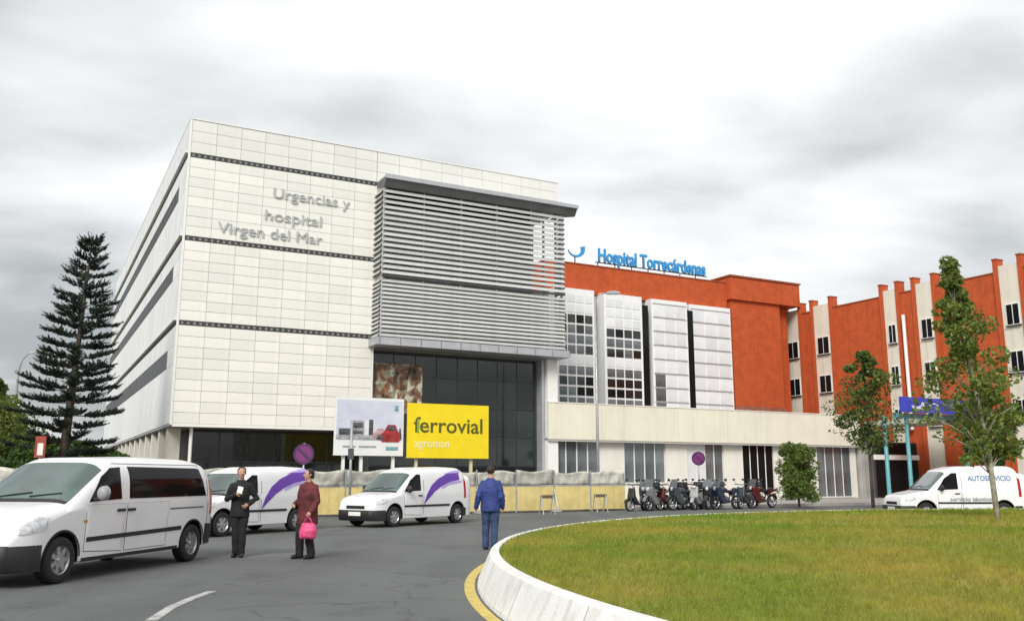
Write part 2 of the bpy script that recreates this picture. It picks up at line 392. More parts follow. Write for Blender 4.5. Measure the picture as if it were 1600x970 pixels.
# lawn
grass_base = pm('lawn_soil', (.17, .20, .022), .95, scale=.30, col2=(.29, .225, .045), bump=.6, bscale=30)
def lawn_z(r): return .43+.10*(1-(r/RR)**2)
vs = [(RC[0], RC[1], lawn_z(0))]; fs = []; K = 120
rad = [RR*i/14 for i in range(1, 15)]; rad[-1] = RR-.01
for r in rad:
    for j in range(K): a = 2*math.pi*j/K; vs.append((RC[0]+r*math.cos(a), RC[1]+r*math.sin(a), lawn_z(r)))
for j in range(K): fs.append((0, 1+j, 1+(j+1) % K))
for i in range(len(rad)-1):
    for j in range(K): a = 1+i*K+j; b = 1+i*K+(j+1) % K; fs.append((a, a+K, b+K, b))
tag(MB().add(vs, fs).build('lawn', grass_base, smooth=True), kind='structure')
def grass():
    zones = [(0, 10, 1700, .075, .006), (10, 15, 900, .08, .009), (15, 22, 380, .09, .014), (22, 60, 110, .10, .026)]
    P = []; H = []; Wd = []
    for d0, d1, dens, h, w in zones:
        n = int(dens*(2*(d1 if d1 < 40 else 33)*18))
        x = np.random.uniform(-1, 36, n); y = np.random.uniform(4, 33, n)
        n_keep = int(dens*37*29); x = np.random.uniform(-1, 36, n_keep); y = np.random.uniform(4, 33, n_keep)
        r = np.hypot(x-RC[0], y-RC[1]); d = np.hypot(x, y)
        inside = (r < RR-.02) & (d >= d0) & (d < d1) & (np.abs(x) < y*.68+1.0)
        x, y, r = x[inside], y[inside], r[inside]
        P.append(np.stack([x, y, .43+.10*(1-(r/RR)**2)], 1)); H.append(h*np.random.uniform(.4, 1.15, len(x))); Wd.append(np.full(len(x), w))
    P = np.concatenate(P); H = np.concatenate(H); Wd = np.concatenate(Wd); n = len(P)
    a = np.random.uniform(0, 2*np.pi, n); b = np.random.uniform(0, 2*np.pi, n); ln = np.random.uniform(.1, .75, n)*H
    side_ = np.stack([np.cos(a), np.sin(a), 0*a], 1)*Wd[:, None]*.5
    tip = P+np.stack([np.cos(b)*ln, np.sin(b)*ln, H], 1)
    V = np.stack([P-side_, P+side_, tip], 1).reshape(-1, 3)
    me = bpy.data.meshes.new('grass'); me.vertices.add(3*n); me.vertices.foreach_set('co', V.ravel())
    me.loops.add(3*n); me.loops.foreach_set('vertex_index', np.arange(3*n, dtype=np.int32))
    me.polygons.add(n); me.polygons.foreach_set('loop_start', np.arange(0, 3*n, 3, dtype=np.int32)); me.polygons.foreach_set('loop_total', np.full(n, 3, dtype=np.int32))
    gm = pm('grass_blade', (.150, .250, .022), .75, scale=.30, col2=(.37, .31, .060), trans=.35, spec=.2)
    t = gm.node_tree   # fine second noise so neighbouring tufts differ
    b_ = t.nodes['Principled BSDF']; src = b_.inputs['Base Color'].links[0].from_socket
    tcn = N(t, 'ShaderNodeTexCoord'); nz = N(t, 'ShaderNodeTexNoise'); nz.inputs['Scale'].default_value = 5; nz.inputs['Detail'].default_value = 5
    t.links.new(tcn.outputs['Object'], nz.inputs['Vector'])
    r_ = N(t, 'ShaderNodeMapRange'); r_.inputs['From Min'].default_value = .3; r_.inputs['From Max'].default_value = .7; r_.inputs['To Min'].default_value = .62; r_.inputs['To Max'].default_value = 1.35
    t.links.new(nz.outputs['Fac'], r_.inputs['Value'])
    sc = N(t, 'ShaderNodeVectorMath', operation='SCALE'); t.links.new(src, sc.inputs[0]); t.links.new(r_.outputs[0], sc.inputs['Scale'])
    t.links.new(sc.outputs[0], b_.inputs['Base Color'])
    me.materials.append(gm); me.update(); me.validate()
    o = link('grass', me); tag(o, 'short patchy green and straw grass on the roundabout', 'grass', kind='stuff')
grass()

# ================================================================== MAIN BUILDING
B = Site('hospital_building', 'cream panelled hospital block with a projecting grey louvred bay', 'building', 10, 5)
core = pm('core_wall', (.40, .40, .38), .9, .05)
STOREYS = [(4.08, 8.84, 9), (9.08, 13.10, 8), (13.34, 17.42, 8), (17.66, 19.42, 3)]
fw = B.box('front_wall', joint_grey, .06, 10.0, .052, 44, 4.0, 19.40)
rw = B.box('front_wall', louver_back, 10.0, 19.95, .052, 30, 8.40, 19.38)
B.box('wall', pm('inner_dark', (.05, .055, .055), .8, .1), 10.0, 20.35, .62, 30, 0, 8.39)
pan_w = 9.86/8
for z0, z1, rows in STOREYS:
    rh = (z1-z0)/rows
    me = MB().box(-pan_w/2+.008, pan_w/2-.008, -.025, .025, -rh/2+.009, rh/2-.009).mesh('panel', white_panel)
    if rows == 3: me.materials[0] = parapet_panel
    for r in range(rows):
        for c in range(8):
            o = B.shared('panel', me, .08+pan_w*(c+.5), .025+random.uniform(-.002, .002), z0+rh*(r+.5), fw)
# parapet continues over the louvred bay
pw2 = (21.68-9.96)/9; z0, z1, rows = STOREYS[3]; rh = (z1-z0)/rows
me = MB().box(-pw2/2+.008, pw2/2-.008, -.025, .025, -rh/2+.009, rh/2-.009).mesh('panel', parapet_panel)
par = B.box('parapet', joint_grey, 19.96, 21.66, .052, 4.0, 17.45, 19.36)
for r in range(rows):
    for c in range(9): B.shared('panel', me, 9.96+pw2*(c+.5), .025, z0+rh*(r+.5), rw)
B.box('coping', white_trim, -.04, 21.72, -.035, 44, 19.425, 19.48)
B.box('corner_trim', white_trim, -.03, .075, -.02, .10, 4.02, 19.42)
B.box('edge_trim', white_trim, .08, 9.93, -.03, .30, 3.93, 4.075)
B.box('edge_trim', white_trim, 9.945, 10.03, -.03, .30, 3.93, 17.44)
for zb in (8.84, 13.10, 17.42):
    bnd = B.box('ventilation_band', dark_band, .08, 9.94, .012, .05, zb, zb+.24)
    m = MB()
    for k in range(34):
        x = -4.93+.29*(k+.5); m.box(x-.055, x+.055, -.022, .018, -.06, .06)
    tk = m.build('vent_block', band_tick, bnd); tag(tk, kind='stuff')
    B.box('ventilation_band', dark_band, .075, .100, .12, 29.8, zb, zb+.24) if False else None
# gable side
gw = B.box('side_wall', side_panel, .02, .06, .11, 44, 4.0, 19.40)
dk = pm('side_gap', (.06, .065, .07), .7, .1)
for (za, zb, ztop) in ((4.08, 8.84, 8.84), (9.08, 13.10, 13.10), (13.34, 17.42, 17.42), (17.66, 19.40, None)):
    hh = zb-za
    rows_ = [(0, .60), (.60, .80), (.80, 1.0)] if ztop else [(0, 1)]
    for (f0, f1) in rows_:
        isw = (f0 == .60)
        n = 0.13; step = 2.48
        while n < 43.9:
            n1 = min(n+step, 43.95)
            if isw and n > 2.4:
                fr = B.box('window', dark_metal, -.012, .018, n, n1, za+hh*f0, za+hh*f1)
                for q in range(2):
                    a0 = n+(n1-n)*q/2+.04; a1 = n+(n1-n)*(q+1)/2-.04
                    B.box('pane', glass_side, -.022, -.013, a0, a1, za+hh*f0+.06, za+hh*f1-.06, fr)
            else:
                B.box('panel', side_panel, -.03, .018, n+.006, n1-.006, za+hh*f0+.008, za+hh*f1-.008, gw)
            n = n1
    if ztop: B.box('ventilation_band', dk, .0, .019, .12, 43.9, ztop, ztop+.24)
    if ztop: B.box('drip_ledge', side_panel, -.16, .019, .12, 43.9, ztop+.24, ztop+.30)
# ground floor below the overhang
B.box('soffit', soffit_m, .07, 9.93, .31, 44, 3.94, 3.998)
B.box('shop_wall', pm('ground_wall', (.035, .038, .04), .5, .2), 1.3, 9.9, 2.6, 44, 0, 3.93)
gf = B.box('ground_glazing', dark_metal, 1.3, 9.9, 2.50, 2.59, .1, 3.9)
gx = 1.36
while gx < 9.7:
    for (a, b) in ((.2, 2.3), (2.38, 3.84)): B.box('pane', glass_dark, gx, gx+1.34, 2.46, 2.497, a, b, gf)
    gx += 1.42
colm = MB().lathe([(.21,0),(.21,3.93)], k=14).mesh('column', white_trim, True)
B.shared('column', MB().lathe([(.085,0),(.085,3.93)], k=12).mesh('column', white_trim, True), 1.05, .5, .02)
pil = MB().box(-.3, .3, -.35, .35, 0, 3.92).mesh('column', pale_wall)
for k in range(13): B.shared('column', pil, .45, 2.2+3.1*k, .02)

# louvred bay
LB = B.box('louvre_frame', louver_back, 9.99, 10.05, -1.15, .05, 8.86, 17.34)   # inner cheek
for z in (12.14,):
    B.box('louvre_rail', dark_metal, 9.97, 21.4, -1.20, -1.12, z-.05, z+.05)
pm_post = MB().box(-.05, .05, -.06, .06, -4.24, 4.24).mesh('louvre_post', grey_metal)
for k in range(6): B.shared('louvre_post', pm_post, 10.12+k*2.27+ (0 if k < 5 else -.2), -.98, 13.1)
B.shared('louvre_post', pm_post, 20.05, -.98, 13.1)
B.shared('louvre_post', pm_post, 21.40, -.10, 13.1)
def slat(L, w, tilt):
    c, s_ = math.cos(tilt), math.sin(tilt); h = .012
    pts = [(-w/2, -h), (w/2, -h), (w/2, h), (-w/2, h)]
    q = [(y*c-z*s_, y*s_+z*c) for y, z in pts]
    vs = [(-L/2, y, z) for y, z in q]+[(L/2, y, z) for y, z in q]
    return MB().add(vs, [(0,1,2,3),(7,6,5,4),(0,4,5,1),(1,5,6,2),(2,6,7,3),(3,7,4,0)]).mesh('slat', louver_m)
up_z = [12.36+.30*k for k in range(16)]; lo_z = [8.95+.225*k for k in range(14)]
for zs, w in ((up_z, .235), (lo_z, .195)):
    me = slat(11.42, w, RAD(58)); mr = slat(1.06, w, RAD(58))
    for z in zs:
        B.shared('slat', me, 9.96+5.71, -1.12, z)
        o = B.shared('slat', mr, 21.46, -.50, z); o.rotation_euler = (0, 0, RAD(90))
        o = B.shared('slat', mr, 9.90, -.52, z); o.rotation_euler = (0, 0, RAD(-90))
# glazing strip behind the top of the louvres
tg = B.box('clerestory', dark_metal, 10.2, 19.8, .02, .05, 16.3, 17.2)
for k in range(8): B.box('pane', glass_black, 10.26+k*1.19, 10.26+k*1.19+1.11, -.02, .018, 16.36, 17.14, tg)
cp_ = MB()
prof = [(-1.46,17.44),(-1.20,17.06),(-1.02,17.06),(-.001,17.30),(-.001,17.58),(-1.46,17.58)]
cp_.add([(9.96-10, y-5, z) for y, z in prof]+[(22.15-10, y-5, z) for y, z in prof], [(0,1,2,3,4,5),(11,10,9,8,7,6)]+[(i, i+6, (i+1) % 6+6, (i+1) % 6) for i in range(6)])
cp_.build('canopy', pm('canopy_dark', (.13, .138, .14), .55, .1, 1.0), B.root)
B.box('canopy_lip', grey_metal, 9.92, 22.20, -1.54, -1.465, 17.46, 17.68)
B.box('canopy_end', grey_metal, 22.155, 22.205, -1.46, 2.0, 17.46, 17.68)
B.box('canopy_top', grey_metal, 9.96, 22.15, -1.46, -.03, 17.585, 17.655)
led = B.box('ledge', grey_metal, 9.72, 21.62, -1.30, .0, 8.40, 8.80)
for k in range(11):
    B.box('ledge_joint', dark_metal, 9.9+k*1.17, 9.93+k*1.17, -1.306, -1.301, 8.42, 8.78, led)
B.box('soffit', soffit_m, 10.06, 20.6, .0, .6, 8.30, 8.385)
# curtain wall
cw = B.box('curtain_wall', dark_metal, 10.04, 20.38, .54, .60, .1, 8.28)
cols = 8; cwid = (20.30-10.10)/cols
rowz = [.3, 2.15, 3.75, 5.35, 6.95, 8.25]
for i in range(5):
    for j in range(cols):
        B.box('pane', glass_dark if i else glass_black, 10.10+cwid*j+.03, 10.10+cwid*(j+1)-.03, .50, .53, rowz[i]+.03, rowz[i+1]-.03, cw)
B.box('column', grey_metal, 20.42, 20.60, -.05, .60, .1, 8.38)
B.box('column', white_trim, 20.66, 21.35, -.30, .35, .1, 8.38)

# lettering on the facade
letter_m = pm('letter_steel', (.55, .56, .55), .35, .1, metal=.6)
for txt, (xa, ya), (xb, yb) in (('Urgencias y', (427,300), (546,318)), ('hospital', (414,334), (502,347)), ('Virgen del Mar', (340,352), (503,376))):
    s0, z0 = front(xa, ya, 0); s1, z1 = front(xb, yb, 0)
    me = text_mesh(txt, .80, letter_m, .02, 0, width=s1-s0)
    o = B.shared('lettering', me, s0, -.06, (front(xa, ya+6)[1]+front(xb, yb+4)[1])/2-.12)

# added panel with the reflections in the glass painted into its colour
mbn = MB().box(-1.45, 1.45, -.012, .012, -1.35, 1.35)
def reflection_mat():
    m = pm('reflection_paint', (.34, .32, .24), .6, .1, 2)
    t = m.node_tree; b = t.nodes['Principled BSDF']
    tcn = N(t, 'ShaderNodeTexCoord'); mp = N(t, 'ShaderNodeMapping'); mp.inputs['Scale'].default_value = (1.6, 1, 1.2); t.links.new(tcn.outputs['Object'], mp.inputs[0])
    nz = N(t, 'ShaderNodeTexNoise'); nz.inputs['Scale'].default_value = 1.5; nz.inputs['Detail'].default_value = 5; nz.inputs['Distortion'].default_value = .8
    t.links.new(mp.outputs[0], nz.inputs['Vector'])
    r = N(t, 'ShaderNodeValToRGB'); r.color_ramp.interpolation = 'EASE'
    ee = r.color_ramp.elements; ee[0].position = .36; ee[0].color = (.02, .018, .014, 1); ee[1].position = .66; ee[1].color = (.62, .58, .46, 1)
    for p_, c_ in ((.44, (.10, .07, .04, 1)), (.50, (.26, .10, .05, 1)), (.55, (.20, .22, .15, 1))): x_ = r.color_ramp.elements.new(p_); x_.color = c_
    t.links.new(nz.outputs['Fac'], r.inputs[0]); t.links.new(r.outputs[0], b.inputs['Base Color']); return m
refl = mbn.build('painted_reflection', reflection_mat()); refl.location = site(11.62, .46, 6.30); refl.rotation_euler = (0, 0, ANG)
tag(refl, 'painted brown and cream reflection added on the dark glass wall', 'painted_reflection')

# ================================================================== LOW WING
LW = Site('low_wing', 'single storey cream entrance wing with a deep plain fascia', 'building', 33, 3)
LW.box('roof_slab', concrete, 20.9, 46.1, -.3, 25, 5.3, 5.70)
LW.box('fascia', cream_wall, 20.62, 46.3, -.45, -.31, 3.72, 5.82)
LW.box('coping', pale_wall, 20.62, 46.34, -.48, -.28, 5.825, 5.88)
LW.box('soffit', soffit_m, 20.62, 46.2, -.305, 2, 3.70, 3.78)
LW.box('fascia_shadow_gap', joint_grey, 20.62, 46.2, -.42, -.306, 3.60, 3.715)
wins = [(868,936,'g'),(976,1040,'g'),(1074,1131,'w'),(1161,1209,'k'),(1277,1330,'g')]
edges = [20.64]
for a, b, _ in wins: edges += [front(a, 720)[0], front(b, 720)[0]]
edges.append(46.2)
for k in range(0, len(edges), 2):
    LW.box('wall', pale_wall, edges[k], edges[k+1], .0, .35, .12, 3.70)
for k, (a, b, ty) in enumerate(wins):
    s0, s1 = edges[2*k+1]+.003, edges[2*k+2]-.003; sill = 1.15 if ty != 'k' else .5
    if k == 4: sill = .15
    if sill > .2: LW.box('wall', pale_wall, s0, s1, .02, .34, .12, sill)
    wn = LW.box('window', white_trim if ty != 'k' else dark_metal, s0, s1, .12, .17, sill+.003, 3.69)
    LW.box('sill', pale_wall, s0-.04, s1+.04, -.06, .11, sill+.004, sill+.07, wn)
    np_ = 4; w = (s1-s0)/np_
    for q in range(np_):
        gm = {'g': glass_grey, 'w': glass_pale if q < 2 else glass_grey, 'k': glass_black}[ty]
        LW.box('pane', gm, s0+w*q+.05, s0+w*(q+1)-.05, .09, .118, sill+.1, 3.62, wn)
        LW.box('mullion', white_trim, s0+w*q-.035 if q else s0, s0+w*q+.035, .075, .089, sill+.08, 3.66, wn)
LW.box('wall', pale_wall, 21, 46, 24, 24.4, 0, 5.2)
# ribbed concrete end
for k in range(5):
    LW.box('rib', concrete, 46.36+.42*k, 46.36+.42*k+.33, -.35, .2, .12, 4.9)
LW.box('wall', concrete, 46.36, 48.45, .21, .6, .12, 5.2)

# ================================================================== ENTRANCE PORCH
EP = Site('entrance_porch', 'entrance porch with teal posts and a blue sign band above black doors', 'porch', 45, -4)
teal = pm('teal_paint', (.10, .33, .37), .4, .1, 3)
blue_sign = pm('blue_sign', (.045, .075, .52), .35, .1, 1.5)
sa, za = front(1404, 622, -8); sb, zb = front(1532, 643, -8)
EP.box('roof', concrete, 46.6, 50.2, -8.0, -.6, 5.1, 5.45)
EP.box('beam', teal, sa, 46.59, -7.75, -7.45, 5.15, 5.45)
sgn = EP.box('sign_band', blue_sign, sa, sb, -8.14, -8.01, 5.48, 6.42)
# white swirl emblem and end letters on the band
m = MB()
for k in range(14):
    a0 = RAD(200+k*13); a1 = RAD(200+(k+1)*13); w0 = .05+.09*math.sin(math.pi*k/14); w1 = .05+.09*math.sin(math.pi*(k+1)/14)
    f_ = lambda a, r: (r*1.7*math.cos(a), -.004, r*math.sin(a))
    m.add([f_(a0, .30-w0), f_(a1, .30-w1), f_(a1, .30+w1), f_(a0, .30+w0)], [(0,1,2,3)])
em = m.build('emblem', pm('emblem_white', (.62, .68, .82), .4, .05), sgn); em.location = (-(sb-sa)/2+1.5, -.07, .08)
m = MB()
for k in range(10):
    a0 = RAD(20+k*15); a1 = RAD(20+(k+1)*15); f_ = lambda a, r: (r*1.9*math.cos(a), -.004, r*math.sin(a))
    m.add([f_(a0, .2), f_(a1, .2), f_(a1, .3), f_(a0, .3)], [(0,1,2,3)])
em = m.build('emblem', MATS['emblem_white'], sgn); em.location = (-(sb-sa)/2+3.0, -.07, -.12)
for px in (1386, 1421, 1512):
    s_, _ = front(px, 720, -7.6)
    p = EP.shared('post', MB().lathe([(.17,0),(.17,.1),(.12,.12),(.12,5.1)], k=14).mesh('post', teal, True), s_, -7.6, .12)
dr = EP.box('door_frame', dark_metal, 46.7, 51.2, -1.2, -1.1, .12, 4.0)
for k in range(4):
    d = EP.box('door', glass_black, 46.8+k*1.1, 46.8+k*1.1+1.02, -1.26, -1.205, .2, 2.7, dr)
    EP.box('handle', chrome, 46.8+k*1.1+(.08 if k % 2 else .9), 46.8+k*1.1+(.12 if k % 2 else .94), -1.32, -1.27, .9, 1.6, dr)
EP.box('door_header', white_trim, 46.6, 51.2, -1.35, -1.21, 2.76, 3.1)
EP.box('transom', glass_black, 46.8, 51.1, -1.26, -1.205, 3.16, 3.9)

# ================================================================== GLAZED STAIR BLOCK WITH BRICK TOP AND TOWER
GB = Site('brick_block', 'orange brick block with white glazed bays and a blue roof sign', 'building', 38, 14)
GB.box('wall', brick, 26.5, 44.1, 10.3, 30, 15.15, 17.35)
GB.box('wall', pm('back_grey', (.22, .22, .23), .8, .1), 26.5, 44.1, 10.5, 30, 0, 15.14)
GB.box('coping', brick_dark, 26.5, 44.1, 10.25, 10.6, 17.355, 17.45)
bays = [(870,930,490,'dark',4), (945,1005,520,'dark',4), (1020,1076,480,'pale',3), (1080,1144,480,'pale',3)]
white_steel = pm('white_steel', (.80, .81, .81), .4, .03, 2)
for k, (a, b, yt, ty, nc) in enumerate(bays):
    n_ = 9.4+.12*k
    s0, _ = front(a, 560, n_); s1, _ = front(b, 560, n_)
    top = front((a+b)/2, {0:451, 1:461, 2:470, 3:479}[k], n_)[1]
    by = GB.box('glazed_bay', white_steel, s0, s1, n_, 10.49, 4.5, top)
    rows_ = 13 if ty == 'dark' else 9; zr = 5.0; rh = (top-.35-zr)/rows_; cwid = (s1-s0-.3)/nc
    tz = front((a+b)/2, yt, n_)[1]
    for r in range(rows_):
        for c in range(nc):
            zc = zr+rh*(r+.5)
            gm = glass_pale if (ty == 'pale' or zc > tz) else (glass_pale if r in (6,) else glass_grey if (r % 3 == 2 or random.random() < .25) else random.choice((glass_dark, glass_dark, glass_black)))
            if ty == 'pale' and c == 0 and k == 2 and r < 4: gm = glass_grey
            GB.box('pane', gm, s0+.15+cwid*c+.06, s0+.15+cwid*(c+1)-.06, n_-.03, n_-.002, zr+rh*r+.075, zr+rh*(r+1)-.075, by)
    if ty == 'pale':
        for r in range(rows_+1): GB.box('transom', pole_grey, s0+.1, s1-.1, n_-.05, n_-.031, zr+rh*r-.03, zr+rh*r+.03, by)
    if k in (1, 2):     # dark return and downpipe between the bays
        GB.box('reveal', glass_black, s1+.06, s1+.62, n_+.05, n_+.3, 4.5, top-.6)
# roof sign
sign_blue = pm('roof_sign_blue', (.03, .30, .66), .4, .1)
sign_rail = pm('sign_rail', (.12, .12, .13), .6, .1)
RS = Site('roof_sign', 'blue letter sign with a curled emblem standing on the brick parapet', 'sign', 35, 11)
s0, zt = front(938, 400, 10.6); s1, _ = front(1106, 430, 10.6)
me = text_mesh('Hospital Torrecárdenas', 1.45, sign_blue, .06, .045, width=s1-s0)
RS.shared('lettering', me, s0, 10.9, 17.98)
RS.box('rail', sign_rail, s0-.2, s1+.2, 10.97, 11.05, 17.86, 17.95)
k = s0
while k < s1: RS.box('stay', sign_rail, k, k+.07, 11.0, 11.07, 17.36, 17.87); k += 1.6
m = MB(); 
for q in range(16):
    a0 = RAD(195+q*11.5); a1 = RAD(195+(q+1)*11.5); w0 = .02+.16*(q/16); w1 = .02+.16*((q+1)/16)
    f_ = lambda a, r, y: (r*1.1*math.cos(a), y, r*math.sin(a))
    m.add([f_(a0,.62-w0,-.05), f_(a1,.62-w1,-.05), f_(a1,.62+w1,-.05), f_(a0,.62+w0,-.05), f_(a0,.62-w0,.05), f_(a1,.62-w1,.05), f_(a1,.62+w1,.05), f_(a0,.62+w0,.05)],
          [(0,1,2,3),(7,6,5,4),(0,4,5,1),(3,2,6,7),(0,3,7,4),(1,5,6,2)])
RS.shared('emblem', m.mesh('emblem', sign_blue), front(899, 385, 10.9)[0], 10.9, 18.75)
RS.box('emblem_stay', sign_rail, front(899, 385, 10.9)[0]-.04, front(899, 385, 10.9)[0]+.04, 10.96, 11.03, 17.36, 18.1)

TW = Site('brick_tower', 'orange brick tower with an overhanging top between glazed bays and wing', 'tower', 48, 12)
TW.box('wall', brick, 44.25, 49.6, 10.0, 18, 0, 15.95)
TW.box('wall', brick, 49.61, 51.2, 10.8, 18, 0, 15.95)
TW.box('tower_head', brick, 44.05, 51.8, 9.75, 18.2, 15.96, 17.85)
TW.box('coping', brick_dark, 43.95, 51.9, 9.65, 18.3, 17.86, 18.0)
TW.box('plinth', pm('brick_plinth', (.30, .12, .08), .9, .2, 2), 44.2, 49.7, 9.94, 9.995, 0, 7.2)

# ================================================================== RIGHT BRICK WING
WS = 52.0
RW = Site('brick_wing', 'long orange brick wing with pale window strips between tall brick fins', 'building', WS, -5)
H = 15.9
def nn(px, py=560): return side(px, py, WS)[0]
strips = [(1229,1252), (1276,1301), (1388,1408), (1440,1466), (1574,1606)]
brk = [nn(1222)+4]
for a, b in strips: brk += [nn(a), nn(b)]
brk.append(nn(1606)-14)
for k in range(0, len(brk), 2):
    RW.box('wall', brick, WS, WS+12, brk[k+1], brk[k], 0, H-.55)
    RW.box('coping', brick_dark, WS-.05, WS+.5, brk[k+1]+.36, brk[k]-.36, H-.545, H-.45)
strip_m = pm('strip_render', (.70, .66, .56), .8, .05, .8, streak=.3)
for k, (a, b) in enumerate(strips):
    n1, n0 = nn(a), nn(b)
    st = RW.box('window_strip', strip_m, WS-.06, WS+11.9, n0+.002, n1-.002, 0, H-.10)
    for nf in ((n0-.17, n1+.17)):
        RW.box('fin', brick, WS-.16, WS+.6, nf-.15, nf+.15, 0, H+.35)
        RW.box('fin_cap', brick_dark, WS-.20, WS+.64, nf-.18, nf+.18, H+.355, H+.45)
    for zc in (5.9, 9.15, 12.35):
        if zc > 12.5: continue
        w0, w1 = n0+.16, n1-.30
        wf = RW.box('window', white_trim, WS-.12, WS-.062, w0, w1, zc-.75, zc+.75, st)
        mid = (w0+w1)/2
        for (p0, p1) in ((w0+.06, mid-.04), (mid+.04, w1-.06)):
            RW.box('pane', glass_black, WS-.145, WS-.122, p0, p1, zc-.68, zc+.66, st)
        RW.box('sill', dark_metal, WS-.24, WS-.062, w0-.05, w1+.05, zc-.83, zc-.76, st)
# upper storey window of the far strip
dpn = nn(1410, 540)
pp = RW.shared('downpipe', MB().lathe([(.13,5.0),(.13,13.6)], k=12).mesh('downpipe', white_trim, True), WS-.35, dpn-.55, 0)

# ================================================================== VEHICLES
def interp(pts, x):
    if x <= pts[0][0]: return pts[0][1]
    for (x0, z0), (x1, z1) in zip(pts, pts[1:]):
        if x <= x1: t = (x-x0)/(x1-x0) if x1 > x0 else 1; return z0+(z1-z0)*t
    return pts[-1][1]
class Van:
    def __init__(s, root, L, hw, top, waist, sill, axles, R, Ra, tumble=.10, p=5.5, nose=.55, xs_extra=()):
        s.root, s.L, s.hw0, s.top, s.ws, s.sill, s.axles, s.R, s.Ra, s.tum, s.p, s.nose = root, L, hw, top, waist, sill, axles, R, Ra, tumble, p, nose
    def zt(s, x):       # slightly smoothed top line
        return sum(interp(s.top, x+d) for d in (-.04, -.02, 0, .02, .04))/5
    def zs(s, x): return min(interp(s.ws, x), s.zt(x)-.06)
    def hw(s, x):
        f = 1.0
        if x < s.nose: u = 1-x/s.nose; f = 1-.20*u**2.4
        r = s.L-x
        if r < .25: u = 1-r/.25; f = min(f, 1-.05*u**2)
        return s.hw0*f
    def zl(s, x):
        z = s.sill
        if x < .5: z += .03
        for a in s.axles:
            d = abs(x-a)
            if d < s.Ra: z = max(z, s.R+math.sqrt(s.Ra**2-d*d))
        return z
    def y(s, x, z):
        zs, zt = s.zs(x), s.zt(x); h = s.hw(x)
        if z <= zs:
            t = (zs-z)/max(.01, zs-s.sill); return h*(1-.035*t*t)
        v = min(1, (z-zs)/(zt-zs)); return h*(1-s.tum*v)*(1-v**s.p)**(1/s.p)
    def P(s, x, y, z): return (s.L/2-x, y, z)
    def ringpts(s, x):
        zs, zt, zl = s.zs(x), s.zt(x), s.zl(x); r = []
        zl = min(zl, zs-.02)
        yb = s.y(x, zl); r.append((0, zl)); r.append((yb-.10, zl)); r.append((yb-.02, zl+.004))
        for k in range(9): z = zl+.02+(zs-zl-.02)*k/8; r.append((s.y(x, z), z))
        for k in range(1, 15):
            th = math.pi/2*k/14; v = math.sin(th)**(2/s.p); c = math.cos(th)**(2/s.p) if k < 14 else 0
            r.append((s.hw(x)*(1-s.tum*v)*c, zs+(zt-zs)*v))
        return r
    def body(s, mats):
        xs = set(np.round(np.arange(0, s.L+.001, .06), 3)) | {0.0, s.L}
        for a in s.axles:
            for k in range(-12, 13): xs.add(round(a+s.Ra*math.sin(math.pi/2*k/12.0), 4))
            xs.add(round(a-s.Ra-.004, 4)); xs.add(round(a+s.Ra+.004, 4))
        for x, _ in s.top: xs.add(x)
        xs = sorted(x for x in xs if 0 <= x <= s.L)
        m = MB(); rings = []
        for x in xs:
            h = s.ringpts(x); rings.append([s.P(x, y, z) for y, z in h]+[s.P(x, -y, z) for y, z in h[-2:0:-1]])
        k = len(rings[0]); vs = [q for r in rings for q in r]
        base = len(m.v); m.v += vs
        nh = len(s.ringpts(xs[0]))
        for i in range(len(xs)-1):
            for j in range(k):
                a = i*k+j; b = i*k+(j+1) % k
                m.f.append((a, b, b+k, a+k)); m.m.append(1 if (j < 2 or j >= k-2) else 0)
        m.f.append(tuple(range(k))); m.m.append(0)
        m.f.append(tuple(range((len(xs)-1)*k, len(xs)*k))[::-1]); m.m.append(0)
        o = m.build('body', mats, s.root, True); sharp(o, 40); s.bodyo = o
        # dark underbody so the arches are not hollow
        u = MB().box(-s.L/2+.25, s.L/2-.25, -s.hw0*.72, s.hw0*.72, s.sill+.02, s.R+s.Ra+.06).build('underbody', black_plastic, s.root)
        return o
    def side_patch(s, name, poly, mat, off=.006, sgn=(-1, 1), nz=6, parent=None, thick=.012):
        n = len(poly); x0 = min(p[0] for p in poly); x1 = max(p[0] for p in poly)
        xs = sorted(set([p[0] for p in poly]+list(np.linspace(x0, x1, max(3, int((x1-x0)/.08))))))
        def span(x):
            zz = []
            for (a, za), (b, zb) in zip(poly, poly[1:]+poly[:1]):
                if min(a, b)-1e-9 <= x <= max(a, b)+1e-9:
                    if abs(a-b) < 1e-9: zz += [za, zb]
                    else: zz.append(za+(zb-za)*(x-a)/(b-a))
            return min(zz), max(zz)
        res = []
        for sg in sgn:
            m = MB(); vs = []
            for x in xs:
                z0, z1 = span(x)
                for k in range(nz): z = z0+(z1-z0)*k/(nz-1); vs.append(s.P(x, sg*(s.y(x, z)+off), z))
            nv = len(vs)
            for x in xs:
                z0, z1 = span(x)
                for k in range(nz): z = z0+(z1-z0)*k/(nz-1); vs.append(s.P(x, sg*(s.y(x, z)+off-thick), z))
            fs = []; nx = len(xs)
            for i in range(nx-1):
                for k in range(nz-1): a = i*nz+k; fs.append((a, a+1, a+nz+1, a+nz))
            for i in range(nx-1):
                for k in (0, nz-1): a = i*nz+k; fs.append((a, a+nz, a+nz+nv, a+nv))
            for k in range(nz-1):
                for i in (0, nx-1): a = i*nz+k; fs.append((a, a+1, a+1+nv, a+nv))
            o = m.add(vs, fs).build(name, mat, parent or s.root, True); sharp(o, 40); res.append(o)
        return res
